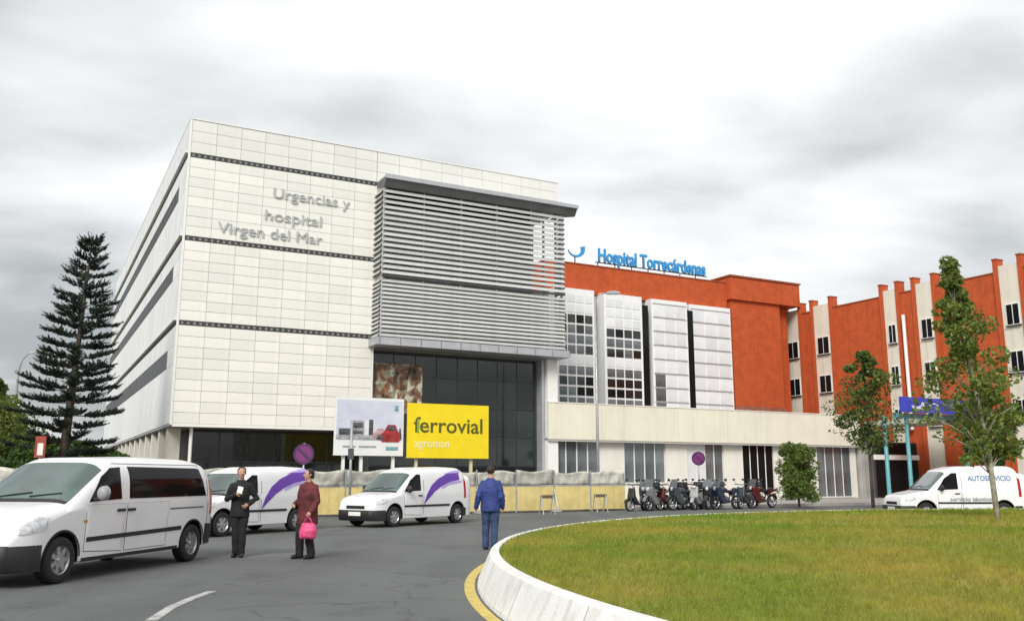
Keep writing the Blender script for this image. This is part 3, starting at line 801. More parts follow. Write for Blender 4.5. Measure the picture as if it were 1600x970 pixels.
    def top_patch(s, name, x0, x1, frac, mat, off=.008, parent=None, fr1=None):
        # patch over the nose / screen: between fractions of the half width
        fr1 = frac if fr1 is None else fr1
        nx, ny = 14, 15; vs = []; fs = []
        for i in range(nx):
            t = i/(nx-1); x = x0+(x1-x0)*t; f = frac+(fr1-frac)*t
            zs, zt = s.zs(x), s.zt(x); dz = (s.zt(x+.03)-s.zt(x-.03))/.06; nl = math.hypot(1, dz)
            for j in range(ny):
                q = -1+2*j/(ny-1); yy = q*f*s.hw(x)
                lo, hi = zs, zt
                for _ in range(24):
                    mid = (lo+hi)/2
                    if s.y(x, mid) > abs(yy): lo = mid
                    else: hi = mid
                z = (lo+hi)/2
                pp = s.P(x, yy, z); vs.append((pp[0]+off*dz/nl, pp[1], pp[2]+off/nl))
        for i in range(nx-1):
            for j in range(ny-1): a = i*ny+j; fs.append((a, a+1, a+ny+1, a+ny))
        o = MB().add(vs, fs).build(name, mat, parent or s.root, True); return o
    def front_shell(s, name, z0, z1, xa, mat, off=.02):
        # wrap-around piece on the nose: bumper
        pts = []
        for k in range(8): x = xa*(1-k/7)**1.5; pts.append((x, -1))
        xs = [xa*(1-k/9)**1.6 for k in range(10)]
        path = [(x, -s.y(x, (z0+z1)/2)-off) for x in xs]
        yy = path[-1][1]
        path += [(-off, yy*(1-2*k/8)) for k in range(0, 9)]
        path += [(x, s.y(x, (z0+z1)/2)+off) for x in xs[::-1]]
        zz = [z0, z0+.05, z0+(z1-z0)*.55, z1-.03, z1]; dx = [.05, .0, -.015, .0, .04]
        vs = []; fs = []
        for (x, y) in path:
            for z, d in zip(zz, dx):
                vs.append(s.P(x+d*(1 if abs(x) < .1 else .3), y*(1-.01*(d > .03)), z))
        m = len(zz)
        for i in range(len(path)-1):
            for k in range(m-1): a = i*m+k; fs.append((a, a+1, a+m+1, a+m))
        return MB().add(vs, fs).build(name, mat, s.root, True)
    def wheels(s, rimk=5):
        R = s.R
        ty = MB().lathe([(R*.62,-.105),(R*.80,-.115),(R*.95,-.105),(R,-.07),(R,.07),(R*.95,.105),(R*.80,.115),(R*.62,.105)], 'y', k=28).mesh('tyre', rubber, True)
        rm = MB(); rm.lathe([(R*.64,-.10),(R*.60,-.085),(R*.57,-.04),(R*.2,-.03),(0.001,-.03)], 'y', k=28)
        for k in range(rimk):
            a = 2*math.pi*k/rimk; c, sn = math.cos(a), math.sin(a); w = R*.085
            q = [(r*c-t*sn, r*sn+t*c) for r, t in ((R*.1,-w*1.3),(R*.58,-w),(R*.58,w),(R*.1,w*1.3))]
            rm.add([(x, -.085, z) for x, z in q]+[(x, -.035, z) for x, z in q], [(0,1,2,3),(0,4,5,1),(1,5,6,2),(2,6,7,3),(3,7,4,0)])
        rm.lathe([(.001,-.10),(R*.13,-.098),(R*.17,-.06)], 'y', k=14)
        rme = rm.mesh('rim', rim_m, True); rme.set_sharp_from_angle(angle=RAD(35))
        for a in s.axles:
            for sg in (-1, 1):
                w = link('wheel', ty, s.root, s.P(a, sg*(s.hw0-.125), R))
                r = link('rim', rme, w)
                if sg > 0: r.rotation_euler = (0, 0, math.pi)

def place_by_wheels(F_, R_, wb, fa, L, hw):
    # left wheels of a vehicle touch the ground at F_ and R_: returns root location and heading
    F_, R_ = np.array(F_[:2]), np.array(R_[:2]); d = (F_-R_)/np.linalg.norm(F_-R_); mid = (F_+R_)/2
    right = np.array([d[1], -d[0]])                       # vehicle's right
    c = mid + right*(hw-.1) + d*(fa+wb/2-L/2)*1.0
    return (c[0], c[1], 0), math.atan2(d[1], d[0])

def wipers(V, xa, xb):
    for y0, y1 in ((-.42, .10), (.12, .62)):
        pts = []
        for k in range(5):
            x = xa+(xb-xa)*(.18*k/4); p_ = V.P(x, y0+(y1-y0)*k/4, V.zt(x)+.028-.03*abs((y0+(y1-y0)*k/4)/V.hw0)**2); pts.append(p_)
        MB().tube(pts, .009, 5).build('wiper', black_plastic, V.root)
# ---- big minibus -------------------------------------------------------
L, hw, wb, fa = 5.30, .95, 3.66, .92
loc, rz = place_by_wheels(ground(80, 912), ground(293, 876), wb, fa, L, hw)
r = thing('minibus', 'large white minibus with black tinted side windows parked on the road', 'minibus', loc, rz)
V = Van(r, L, hw, [(0,.66),(.03,.84),(.12,.96),(.45,1.07),(1.02,1.17),(1.10,1.20),(1.95,1.80),(2.15,1.87),(3.2,1.905),(4.75,1.885),(5.10,1.84),(5.23,1.76),(5.30,1.60)],
        [(0,.62),(.15,.78),(.6,.93),(1.1,1.06),(1.5,1.12),(5.30,1.12)], .27, [fa, fa+wb], .34, .42, .11, 5)
V.body([van_white, black_plastic])
V.side_patch('side_window', [(1.48,1.17),(2.30,1.20),(2.36,1.715),(2.10,1.70),(1.85,1.56)], van_glass, .008)
V.side_patch('side_window', [(2.52,1.20),(5.00,1.20),(4.86,1.70),(4.74,1.715),(2.56,1.725)], van_glass, .008)
ws = V.top_patch('windscreen', 1.13, 1.92, .87, van_shield, .012, fr1=.83)
V.top_patch('cowl', 1.03, 1.125, .87, black_plastic, .006)
for dn, poly in (('door', [(1.42,.42),(2.40,.36),(2.42,1.13),(1.40,1.13)]), ('sliding_door', [(2.46,.36),(3.70,.36),(3.72,1.13),(2.46,1.13)])):
    V.side_patch('door_seam', poly, van_grey, .003)
    q = [(x+(.012 if x < np.mean([a for a, _ in poly]) else -.012), z+(.012 if z < .8 else -.004)) for x, z in poly]
    ds = V.side_patch(dn, q, van_white, .007)
    for d, sg in zip(ds, (-1, 1)):
        xh = 2.28 if dn == 'door' else 2.56
        hy = V.y(xh, 1.02)+.014
        h = MB().box(-.10, .10, -.018, .018, -.022, .022).build('handle', black_plastic, d); h.location = V.P(xh, sg*hy, 1.02)
V.side_patch('rub_strip', [(1.46,.565),(4.16,.605),(4.16,.675),(1.46,.635)], black_plastic, .016)
V.side_patch('sill_trim', [(1.40,.27),(4.10,.27),(4.10,.33),(1.40,.33)], black_plastic, .008)
V.front_shell('front_bumper', .22, .62, .48, black_plastic, .012)
V.side_patch('headlight', [(.10,.74),(.52,.80),(.60,.97),(.42,.985),(.14,.86)], lamp_lens, .012)
V.side_patch('rear_lamp', [(5.17,.85),(5.27,.85),(5.27,1.45),(5.17,1.50)], red_lens, .010)
V.side_patch('rear_bumper', [(5.01,.30),(5.29,.30),(5.29,.66),(5.01,.68)], black_plastic, .014)
for sg in (-1, 1):
    y = V.y(1.62, 1.2)
    mm = MB().ball((0,0,0), (.075, .10, .115), 14).build('wing_mirror', pm('mirror_grey', (.30, .30, .31), .5, .1), r, True); mm.location = V.P(1.58, sg*(y+.16), 1.30)
    a = MB().tube([(0,-.02*sg,-.06), (0,-.15*sg,-.10)], .025, 6).build('mirror_arm', black_plastic, mm)
    MB().ball((-.05,0,0), (.05, .095, .12), 10).build('mirror_glass', chrome, mm, True)
V.wheels(7)
wipers(V, 1.15, 1.62)
V.side_patch('door_rail', [(3.76,.98),(4.90,.98),(4.90,1.005),(3.76,1.005)], van_grey, .005)
V.side_patch('tail_seam', [(5.06,.66),(5.072,.66),(5.072,1.62),(5.06,1.62)], van_grey, .004)
V.side_patch('roof_seam', [(2.2,1.765),(4.95,1.765),(4.95,1.778),(2.2,1.778)], van_grey, .002)
V.side_patch('indicator', [(1.36,.86),(1.44,.86),(1.44,.90),(1.36,.90)], pm('amber', (.6,.25,.03), .3, .1), .010)
for a_ in (fa, fa+wb):
    for sg in (-1, 1):
        q_ = [(a_+.435*math.cos(t), .34+.435*math.sin(t)) for t in np.linspace(.05, math.pi-.05, 19)]; q2 = [(a_+.405*math.cos(t), .34+.405*math.sin(t)) for t in np.linspace(.05, math.pi-.05, 19)]
        vs_ = [V.P(x, sg*(V.y(x, z)+.008), z) for x, z in q_]+[V.P(x, sg*(V.y(x, z)+.004), z) for x, z in q2]
        MB().add(vs_, [(i, i+1, i+20, i+19) for i in range(18)]).build('arch_trim', black_plastic, r)
pl = MB().box(-.006, .006, -.26, .26, -.06, .06).build('number_plate', white_trim, r); pl.location = V.P(-.04, 0, .46)

# ---- delivery vans -----------------------------------------------------
def delivery_van(name, label, F_, R_, H=1.88, swoosh=True, blue_text=False, L=4.45, wb=2.85, fa=.86, group=None):
    hw = .90
    loc, rz = place_by_wheels(F_, R_, wb, fa, L, hw)
    r = thing(name, label, 'van', loc, rz, group)
    k = H/1.88
    V = Van(r, L, hw, [(0,.60),(.03,.80),(.12,.90),(.5,.99),(.95,1.06),(1.02,1.09),(1.62,1.60*k),(1.80,1.74*k),(2.3,1.85*k),(3.4,1.88*k),(4.2,1.86*k),(4.36,1.80*k),(4.45,1.62*k)],
            [(0,.56),(.15,.72),(.6,.86),(1.0,.96),(1.4,1.02),(4.45,1.05)], .24, [fa, fa+wb], .32, .41, .09, 6)
    V.body([van_white, black_plastic])
    V.side_patch('side_window', [(1.30,1.09),(2.08,1.12),(2.10,1.62*k),(1.92,1.62*k),(1.62,1.44*k)], van_glass, .008)
    V.top_patch('windscreen', 1.06, 1.70, .87, van_shield, .012, fr1=.82)
    V.top_patch('cowl', .97, 1.055, .88, black_plastic, .006)
    V.side_patch('door_seam', [(1.30,.36),(2.16,.33),(2.18,1.06),(1.28,1.05)], van_grey, .003)
    for d, sg in zip(V.side_patch('door', [(1.312,.372),(2.148,.342),(2.166,1.056),(1.294,1.046)], van_white, .007), (-1, 1)):
        h = MB().box(-.09, .09, -.016, .016, -.02, .02).build('handle', black_plastic, d); h.location = V.P(2.03, sg*(V.y(2.03, .96)+.014), .96)
    V.side_patch('cargo_seam', [(2.22,.34),(2.235,.34),(2.235,1.70*k),(2.22,1.70*k)], van_grey, .004)
    V.side_patch('rub_strip', [(1.30,.60),(fa+wb-.46,.60),(fa+wb-.46,.665),(1.30,.665)], black_plastic, .016)
    V.front_shell('front_bumper', .20, .55, .46, black_plastic, .015)
    V.side_patch('headlight', [(.10,.70),(.42,.74),(.58,.90),(.36,.89),(.14,.80)], lamp_lens, .012)
    g_ = V.top_patch('grille', .0, .06, .62, black_plastic, .01) if False else None
    pl = MB().box(-.008, .008, -.26, .26, -.06, .06).build('number_plate', white_trim, r); pl.location = V.P(-.035, 0, .42)
    gr = MB().box(-.012, .012, -.40, .40, -.05, .05).build('grille', black_plastic, r); gr.location = V.P(.004, 0, .62)
    V.side_patch('rear_lamp', [(4.33,.85),(4.43,.85),(4.43,1.40*k),(4.33,1.48*k)], red_lens, .010)
    V.side_patch('rear_bumper', [(4.16,.26),(4.44,.26),(4.44,.52),(4.16,.52)], black_plastic, .014)
    for sg in (-1, 1):
        mm = MB().ball((0,0,0), (.08, .10, .12), 12).build('wing_mirror', black_plastic, r, True); mm.location = V.P(1.42, sg*(V.y(1.42, 1.1)+.12), 1.17)
        MB().tube([(0,-.02*sg,-.05), (0,-.11*sg,-.08)], .022, 6).build('mirror_arm', black_plastic, mm)
    V.wheels(6); wipers(V, 1.08, 1.45)
    if swoosh:   # curved purple band sweeping from the sill up to the rear roof
        lo = [(2.26,.68),(2.50,.88),(2.78,1.08),(3.12,1.24),(3.55,1.38),(4.10,1.46)]
        hi = [(2.26,.72),(2.38,1.00),(2.62,1.28),(2.98,1.50),(3.45,1.66),(4.10,1.74)]
        lo2 = [(2.70,1.345),(3.02,1.545),(3.45,1.685),(4.05,1.765)]
        V.side_patch('stripe', lo+hi[::-1], purple, .010)
        V.side_patch('stripe', [(3.15,1.16),(3.55,1.30),(4.20,1.38),(4.20,1.44),(3.55,1.365),(3.15,1.225)], orchid, .010)
        V.side_patch('stripe', [(3.30,1.66),(3.90,1.78),(4.20,1.80),(4.20,1.70),(3.9,1.69)], orchid, .0115)
    if blue_text:
        for txt, x0, z0, w, sz, mt in (('AUTOSERVICIO', 2.48, 1.42, 1.62, .26, pm('van_blue', (.10, .20, .42), .4, .05)), ('servicio técnico', 1.75, .70, 1.55, .2, pm('van_greytext', (.24, .24, .30), .4, .05))):
            me = text_mesh(txt, sz, mt, .002, .004, width=w)
            for v in me.vertices:
                x, y, z = v.co; xx = x0+x; zz = z0+z
                v.co = V.P(xx, V.y(xx, zz)+.012-y, zz)
            link('lettering', me, r)
    return V
# a vehicle's left flank is what the camera sees; local +y is its left
delivery_van('delivery_van', 'white van with purple swoosh parked whole in front of the yellow hoarding', ground(612, 823), ground(713, 816.5), 1.90, L=4.75, wb=3.15, group=None)
delivery_van('delivery_van', 'white van with purple swoosh half hidden behind the minibus', ground(345, 838), ground(458, 829.5), 1.86)
delivery_van('delivery_van', 'white van with blue lettering on its flank beyond the lawn', (15.0, 33.2), (17.85, 33.35), 1.97, swoosh=False, blue_text=True, L=4.7, wb=2.9)

# ================================================================== HOARDING AND BOARDS
yel = pm('hoarding_yellow', (.72, .58, .24), .7, .12, 1.2, streak=.3, rand=.12)
tarp = pm('white_tarp', (.50, .49, .43), .75, .22, 2.6, bump=1.0, bscale=7, rand=.3)
HN = -10.0
pw = 1.95
def wavy(w, h, amp, seed):
    rnd = random.Random(seed); nx, nz = 14, 7; vs = []; fs = []
    ph = [rnd.uniform(0, 6.28) for _ in range(4)]
    for i in range(nx):
        for k in range(nz):
            x = -w/2+w*i/(nx-1); z = h*k/(nz-1)
            y = amp*(math.sin(5*x+ph[0]+2*z)+.6*math.sin(11*x+ph[1]-5*z)+.5*math.sin(9*z+ph[2]))*(.3+.7*math.sin(math.pi*min(1, max(0, k/(nz-1)))))
            sag = -.05*math.sin(math.pi*i/(nx-1)*2+ph[3])*(k/(nz-1))
            vs.append((x, y, z+sag))
    for i in range(nx-1):
        for k in range(nz-1): a = i*nz+k; fs.append((a, a+nz, a+nz+1, a+1))
    return MB().add(vs, fs)
k = 0; s_ = -12.0
while s_ < 17.9-.5:
    s1 = s_+pw
    HB = Site('hoarding_panel', 'site hoarding panel, yellow below with white sheeting above', 'hoarding', (s_+s1)/2, HN)
    HB.root['group'] = 'hoarding panels round the building site'
    HB.box('board', yel, s_+.03, s1-.03, HN-.02, HN+.02, .10, 1.14)
    HB.box('rail', pole_grey, s_, s1-.005, HN-.03, HN+.03, 1.145, 1.19)
    HB.box('post', pole_grey, s_-.028, s_+.028, HN-.03, HN+.03, .02, 1.86)
    o = wavy(pw-.06, .56+.10*random.random(), .045, k).build('sheeting', tarp, HB.root, True); HB.put(o, (s_+s1)/2, HN-.01, 1.20)
    sm = o.modifiers.new('t', 'SOLIDIFY'); sm.thickness = .006
    if k % 2 == 0:
        HB.box('foot', concrete, s_-.12, s_+.12, HN-.45, HN+.30, .02, .14)
        o = MB().tube([(0,-.38,.14),(0,-.03,1.0)], .02, 6).build('brace', pole_grey, HB.root); HB.put(o, s_, HN, 0)
    s_ = s1; k += 1
    if s_ >= 17.9-.5: HB.root['label'] = 'last yellow and white hoarding panel, ending beside the parked scooters'

# yellow board
def board(name, label, x0, x1, yt, yb, n, mat, posts):
    s0, z1 = front(x0, yt, n); s1, _ = front(x1, yt, n); _, z0 = front(x0, yb, n)
    S = Site(name, label, 'billboard', (s0+s1)/2, n)
    S.box('board', mat, s0, s1, n-.04, n+.04, z0, z1)
    for a, b, c in ((s0, s1, z0), (s0, s1, z1-.05)): S.box('frame_rail', pole_grey, a, b, n+.045, n+.10, c, c+.05)
    for px in posts:
        sp, _ = front(px, yb, n); S.box('post', pm('post_cream', (.62, .58, .38), .6, .1) if mat.name == 'ferro_yellow' else white_trim, sp-.06, sp+.06, n+.105, n+.225, .02, z1-.1)
    return S, s0, s1, z0, z1
fy = pm('ferro_yellow', (.86, .66, .005), .45, .04, 1)
S, s0, s1, z0, z1 = board('yellow_billboard', 'bright yellow company billboard standing behind the hoarding', 637, 763, 629, 715, -8.4, fy, (652, 738))
blk = pm('letter_olive', (.10, .095, .01), .5, .05); wl = pm('letter_white', (.80, .78, .50), .5, .05)
S.shared('lettering', text_mesh('ferrovial', .95, blk, .004, .012, width=(s1-s0)*.845), s0+(s1-s0)*.075, -8.446, z0+(z1-z0)*.47)
fgm = pm('letter_green', (.22, .42, .02), .5, .05)
S.shared('lettering', text_mesh('agroman', .52, wl, .004, .004, width=(s1-s0)*.42), s0+(s1-s0)*.085, -8.446, z0+(z1-z0)*.20)
m = MB(); m.box(-.05, .05, -.003, .003, -.40, .22); S.shared('letter_stroke', m.mesh('letter_stroke', fgm), s0+(s1-s0)*.125, -8.452, z0+(z1-z0)*.62)
# picture board
wb_ = pm('board_white', (.78, .78, .77), .5, .04, 1)
S, s0, s1, z0, z1 = board('picture_billboard', 'white billboard with a picture of a building and red cars', 524, 631, 619, 711, -8.3, wb_, (538, 566, 616))
hh = z1-z0; ww = s1-s0; nf = -8.345
S.box('picture_sky', pm('print_lavender', (.52, .54, .66), .5, .12, 1.2, col2=(.66, .67, .74)), s0+.08, s1-.06, nf-.004, nf, z0+hh*.27, z1-.12)
pr = lambda n_, c, a, b, c0, c1, d=.006: S.box(n_, c, s0+ww*a, s0+ww*b, nf-d-.004, nf-d, z0+hh*c0, z0+hh*c1)
pdk = pm('print_dark', (.10, .10, .11), .5, .4, 3); pgy = pm('print_grey', (.42, .42, .44), .5, .3, 3); prd = pm('print_red', (.42, .035, .03), .5, .3, 3); ppk = pm('print_pink', (.60, .36, .38), .5, .3, 4)
pr('picture_road', pgy, .02, .95, .27, .35); pr('picture_building', pdk, .06, .22, .351, .46); pr('picture_building', pgy, .225, .42, .351, .60); pr('picture_building', pdk, .24, .40, .37, .42, .011)
pr('picture_building', pdk, .24, .40, .47, .56, .011); pr('picture_building', pm('print_white', (.76, .76, .76), .5, .1), .43, .48, .351, .60); pr('picture_building', pdk, .49, .55, .351, .62)
def carshape(nm, mt, a, b, c0, c1, d):
    P_ = [(0,.1),(.08,0),(.92,0),(1,.12),(.99,.45),(.90,.58),(.74,1),(.36,1),(.16,.60),(.02,.46)]
    o = MB().prism([(ww*(b-a)*(x-.5), hh*(c1-c0)*(z-.5)) for x, z in P_], -.002, .002).build(nm, mt, S.root); S.put(o, s0+ww*(a+b)/2, nf-d, z0+hh*(c0+c1)/2)
carshape('picture_car', ppk, .54, .76, .30, .47, .012); carshape('picture_car', prd, .66, .95, .24, .54, .018); carshape('picture_car', pdk, .60, .70, .28, .36, .022); carshape('picture_car', pdk, .74, .88, .44, .52, .023); carshape('picture_car', pdk, .92, .97, .28, .48, .014)
pr('picture_logo', pm('print_teal', (.20, .42, .45), .5, .2), .86, .92, .78, .88, .008)
pr('picture_caption', pgy, .12, .30, .14, .17, .008); pr('picture_caption', pgy, .35, .60, .14, .17, .008); pr('picture_caption', pm('print_teal', (.2,.42,.45)), .74, .92, .10, .16, .008)

# ================================================================== SIGNS, LAMPS
sg_p = pm('sign_plum', (.06, .010, .085), .4, .1, 4); sg_r = pm('sign_magenta', (.17, .022, .13), .4, .1, 4)
def road_sign(label, px, py, Z, r_=.31, zc=None):
    rr = ray(px, py); P = CAM+rr*(Z/rr[1]); zc = P[2]
    t = thing('no_parking_sign', label, 'sign', (P[0], P[1], 0), 0)
    MB().tube([(0,0,0),(0,0,zc+.35)], .03, 10).build('post', pole_grey, t, True)
    m = MB(); m.lathe([(.001,-.05),(r_,-.05),(r_,-.035),(.001,-.035)], 'y', (0,0,zc), 28); d = m.build('disc', sg_r, t)
    MB().lathe([(r_*.78,-.054),(r_*.995,-.054),(r_*.995,-.0505),(r_*.78,-.0505)], 'y', (0,0,zc), 28).build('rim', sg_p, t)
    q = r_*.78; c = math.sqrt(.5)
    m = MB().add([(-q*c-.035, -.0525, zc+q*c-.035), (q*c-.035, -.0525, zc-q*c-.035), (q*c+.035, -.0525, zc-q*c+.035), (-q*c+.035, -.0525, zc+q*c+.035)], [(0,1,2,3)]); m.build('bar', sg_p, t)
road_sign('round plum no-parking sign on a post behind the person in the maroon coat', 475, 709, 29.0, .33)
road_sign('round violet no-parking sign behind the parked motorbikes', 1091, 716, 45.5, .34)
# plain post beside the picture board
pz = ground(545, 812); t = thing('steel_post', 'slim grey steel post in front of the picture billboard', 'post', (pz[0], pz[1], 0)); MB().tube([(0,0,0),(0,0,3.6)], .05, 10).build('pole', pole_grey, t, True); MB().lathe([(.12,0),(.12,.03),(.06,.05)], c=(0,0,0), k=12).build('base', pole_grey, t); MB().box(-.10,.10,-.06,.06,2.2,2.6).build('box', dark_metal, t)
# lamp post before the glazed bays
s_, _ = front(934, 700, -5.0); p_ = site(s_, -5.0)
t = thing('lamp_post', 'tall slim lamp post rising in front of the white glazed bays', 'lamp post', (p_[0], p_[1], .13))
MB().tube([(0,0,0),(0,0,4),(0,0,11.2)], [.09,.075,.045], 10).build('pole', pole_grey, t, True)
MB().lathe([(.16,0),(.16,.06),(.11,.10),(.11,.7),(.09,.75)], k=12).build('base', pole_grey, t, True)
MB().tube([(0,0,11.1),(.25,0,11.35),(.75,0,11.4)], .032, 8).build('arm', pole_grey, t, True)
lh = MB().prism([(.65,11.33),(1.35,11.36),(1.40,11.42),(1.1,11.50),(.65,11.46)], -.12, .12).build('lamp_head', pole_grey, t)
MB().box(.75, 1.28, -.09, .09, 11.315, 11.33).build('lens', lamp_lens, lh)
# far lamp on the left
rr = ray(17, 700); P = CAM+rr*(60/rr[1])
t = thing('street_lamp', 'distant street lamp with a curved arm above the hedge', 'lamp post', (P[0], P[1], 0))
MB().tube([(0,0,0),(0,0,8.6),(.15,0,9.3),(.55,0,9.75),(1.2,0,9.9)], [.11,.08,.06,.05,.045], 8).build('pole', pole_grey, t, True)
MB().prism([(1.1,9.84),(1.9,9.84),(1.85,9.98),(1.15,9.98)], -.13, .13).build('lamp_head', pole_grey, t)
# red notice by the hedge
rr = ray(64, 697); P = CAM+rr*(29/rr[1])
t = thing('notice_sign', 'small red and white notice on a post before the hedge', 'sign', (P[0], P[1], 0))
MB().tube([(0,0,0),(0,0,P[2]+.3)], .03, 8).build('post', pole_grey, t, True)
MB().box(-.17, .17, -.05, -.03, P[2]-.36, P[2]+.32).build('plate', pm('notice_red', (.34, .05, .03), .5, .2, 4), t)
MB().box(-.08, .10, -.056, -.051, P[2]-.28, P[2]+.10).build('notice', pm('notice_white', (.75, .70, .66), .5, .1), t)
# low sawhorse barrier and bollards at the kerb
def barrier(px, py, label):
    p_ = ground(px, py); t = thing('road_barrier', label, 'barrier', (p_[0], p_[1], 0), ANG, 'low barriers along the hoarding')
    for sx in (-.28, .28):
        for sy in (-.2, .2): MB().tube([(sx, sy, 0), (sx, 0, .82)], .02, 6).build('leg', pole_grey, t)
    MB().box(-.34, .34, -.03, -.012, .66, .80).build('board', pm('barrier_brown', (.16, .12, .08), .8, .2), t)
barrier(855, 803, 'low trestle barrier standing against the middle of the yellow hoarding'); barrier(938, 800, 'low trestle barrier standing at the end of the yellow hoarding')

# ================================================================== PEOPLE
def etube(m, pts, rx, ry, k=16):      # upright loft with elliptical rings
    vs = []; fs = []
    for (x, y, z), a, b in zip(pts, rx, ry):
        for j in range(k): t = 2*math.pi*j/k; vs.append((x+a*math.cos(t), y+b*math.sin(t), z))
    for i in range(len(pts)-1):
        for j in range(k): p = i*k+j; q = i*k+(j+1) % k; fs.append((p, q, q+k, p+k))
    fs += [tuple(range(k-1, -1, -1)), tuple(range((len(pts)-1)*k, len(pts)*k))]
    m.add(vs, fs)
def limb(m, pts, rs, k=12):
    m.tube(pts, rs, k)
    for p, r in zip(pts, rs): m.ball(p, r*.995, 12)
def fuse(m, name, mats, parent, voxel=.009, smooth=4):
    o = m.build(name, mats, None, True)
    md = o.modifiers.new('r', 'REMESH'); md.mode = 'VOXEL'; md.voxel_size = voxel; md.use_smooth_shade = True
    s = o.modifiers.new('s', 'SMOOTH'); s.factor = .5; s.iterations = smooth
    dg = bpy.context.evaluated_depsgraph_get(); me = bpy.data.meshes.new_from_object(o.evaluated_get(dg))
    bpy.data.objects.remove(o); me.name = name
    if name in ('coat', 'trousers', 'sack'):      # folds and creases
        from mathutils import noise
        sd_ = random.uniform(0, 50)
        nrm = [v.normal.copy() for v in me.vertices]
        for v, vn in zip(me.vertices, nrm):
            c = v.co.copy()
            f = noise.noise(Vector((c.x*9+sd_, c.y*9, c.z*17)))*.6 + noise.noise(Vector((c.x*5+c.z*9, c.y*6+sd_, c.z*4)))*.7 + .5*(1-abs(noise.noise(Vector((c.x*7, c.y*7-sd_, c.z*11-c.x*8)))))
            v.co = c + vn*(f-.3)*.009
    me.polygons.foreach_set('use_smooth', [True]*len(me.polygons))
    return link(name, me, parent)
def lerp(a, b, t): return tuple(a[i]+(b[i]-a[i])*t for i in range(3))
def person(label, loc, rz, H, legs, arms, mats, hair_len=0, turn=0.0, build=1.0, coat_z=.78, curl=.6, lean=0.0):
    """local frame: the figure faces -y, its left is +x; joints given for a 1.75 m figure and scaled"""
    k = H/1.75
    t = thing('person', label, 'person', (loc[0], loc[1], 0), rz)
    skin, top_m, leg_m, shoe_m, hair_m = mats
    S_ = lambda p: (p[0]*k, p[1]*k, p[2]*k)
    b = MB(); jk = MB(); tr = MB()
    ly = lambda z: -lean*(z-.9)
    tz = [.84,.92,1.02,1.12,1.24,1.36,1.44,1.49]; rx = [.155,.165,.150,.145,.160,.170,.135,.065]; ry = [.105,.112,.100,.098,.110,.112,.085,.06]
    etube(b, [S_((0, ly(z), z)) for z in tz], [r*k for r in rx], [r*k for r in ry])
    limb(b, [S_((0, ly(1.46), 1.46)), S_((0, ly(1.55)-.012, 1.56))], [.058*k, .054*k])
    # head: skull, jaw, nose, ears (turned by `turn`)
    hc = Vector(S_((0, ly(1.65)-.015, 1.645))); ct, st = math.cos(turn), math.sin(turn)
    def hp(x, y, z): return (hc.x+(x*ct-y*st)*k, hc.y+(x*st+y*ct)*k, hc.z+z*k)
    b.ball(hp(0, .012, .022), (.078*k, .092*k, .092*k), 18); b.ball(hp(0, -.022, -.042), (.060*k, .070*k, .072*k), 16)
    b.ball(hp(0, -.045, -.088), (.036*k, .034*k, .028*k), 12)
    b.tube([hp(0, -.088, .012), hp(0, -.112, -.026)], [.010*k, .016*k], 8)
    for sx in (-1, 1): b.ball(hp(sx*.080, .012, -.008), (.014*k, .022*k, .032*k), 10)
    for sx in (-1, 1): b.ball(hp(sx*.034, -.070, -.024), (.026*k, .024*k, .022*k), 10)
    # legs
    hipx = .088
    for sx, (kn, an, toe) in zip((1, -1), legs):
        hp_ = (sx*hipx, 0, .90)
        pts = [S_(hp_), S_(lerp(hp_, kn, .5)), S_(kn), S_(lerp(kn, an, .35)), S_(an)]
        limb(b, pts, [r*k for r in (.086, .074, .052, .055, .038)])
        limb(tr, pts[:-1]+[S_((an[0], an[1], an[2]-.015))], [r*k*build for r in (.104, .092, .074, .072, .066)])
        d = Vector((toe[0]-an[0], toe[1]-an[1], 0)); d.normalize()
        heel = (an[0]-d.x*.055, an[1]-d.y*.055); tp = (an[0]+d.x*.19, an[1]+d.y*.19); gz = max(0, an[2]-.085)
        limb(b, [S_(an), S_((an[0]+d.x*.06, an[1]+d.y*.06, gz+.05)), S_((an[0]+d.x*.15, an[1]+d.y*.15, gz+.035))], [.036*k, .034*k, .026*k])
        sh = MB(); limb(sh, [S_((heel[0], heel[1], gz+.042)), S_((an[0]+d.x*.05, an[1]+d.y*.05, gz+.050)), S_((an[0]+d.x*.13, an[1]+d.y*.13, gz+.045)), S_((tp[0], tp[1], gz+.036))], [.040*k, .047*k, .046*k, .034*k])
        limb(sh, [S_((an[0], an[1], gz+.10)), S_((an[0]+d.x*.02, an[1]+d.y*.02, gz+.05))], [.046*k, .046*k])
        fuse(sh, 'shoe', shoe_m, t, .010, 3)
    # arms and hands
    hands = []
    for sx, (el, wr) in zip((1, -1), arms):
        sh_ = (sx*.160, ly(1.40), 1.385)
        pts = [S_(sh_), S_(lerp(sh_, el, .5)), S_(el), S_(lerp(el, wr, .4)), S_(wr)]
        limb(b, pts, [r*k for r in (.056, .047, .039, .038, .027)])
        limb(jk, pts[:-1]+[S_(lerp(el, wr, .96))], [r*k*build for r in (.066, .066, .060, .056, .046)])
        f = Vector(wr)-Vector(el); f.normalize()
        side_ = f.cross(Vector((sx, 0, 0)));
        if side_.length < .2: side_ = f.cross(Vector((0, 0, 1)))
        side_.normalize(); nrm = f.cross(side_)
        if nrm.x*sx > 0: nrm = -nrm              # palm faces the body
        pc = Vector(wr)+f*.055
        P2 = lambda a, c, d: S_(tuple(Vector(wr)+f*a+side_*c+nrm*d))
        limb(b, [P2(0, 0, 0), P2(.03, 0, 0), P2(.075, .012, 0)], [.026*k, .030*k, .022*k]); limb(b, [P2(.03, 0, 0), P2(.078, -.018, 0)], [.024*k, .020*k])
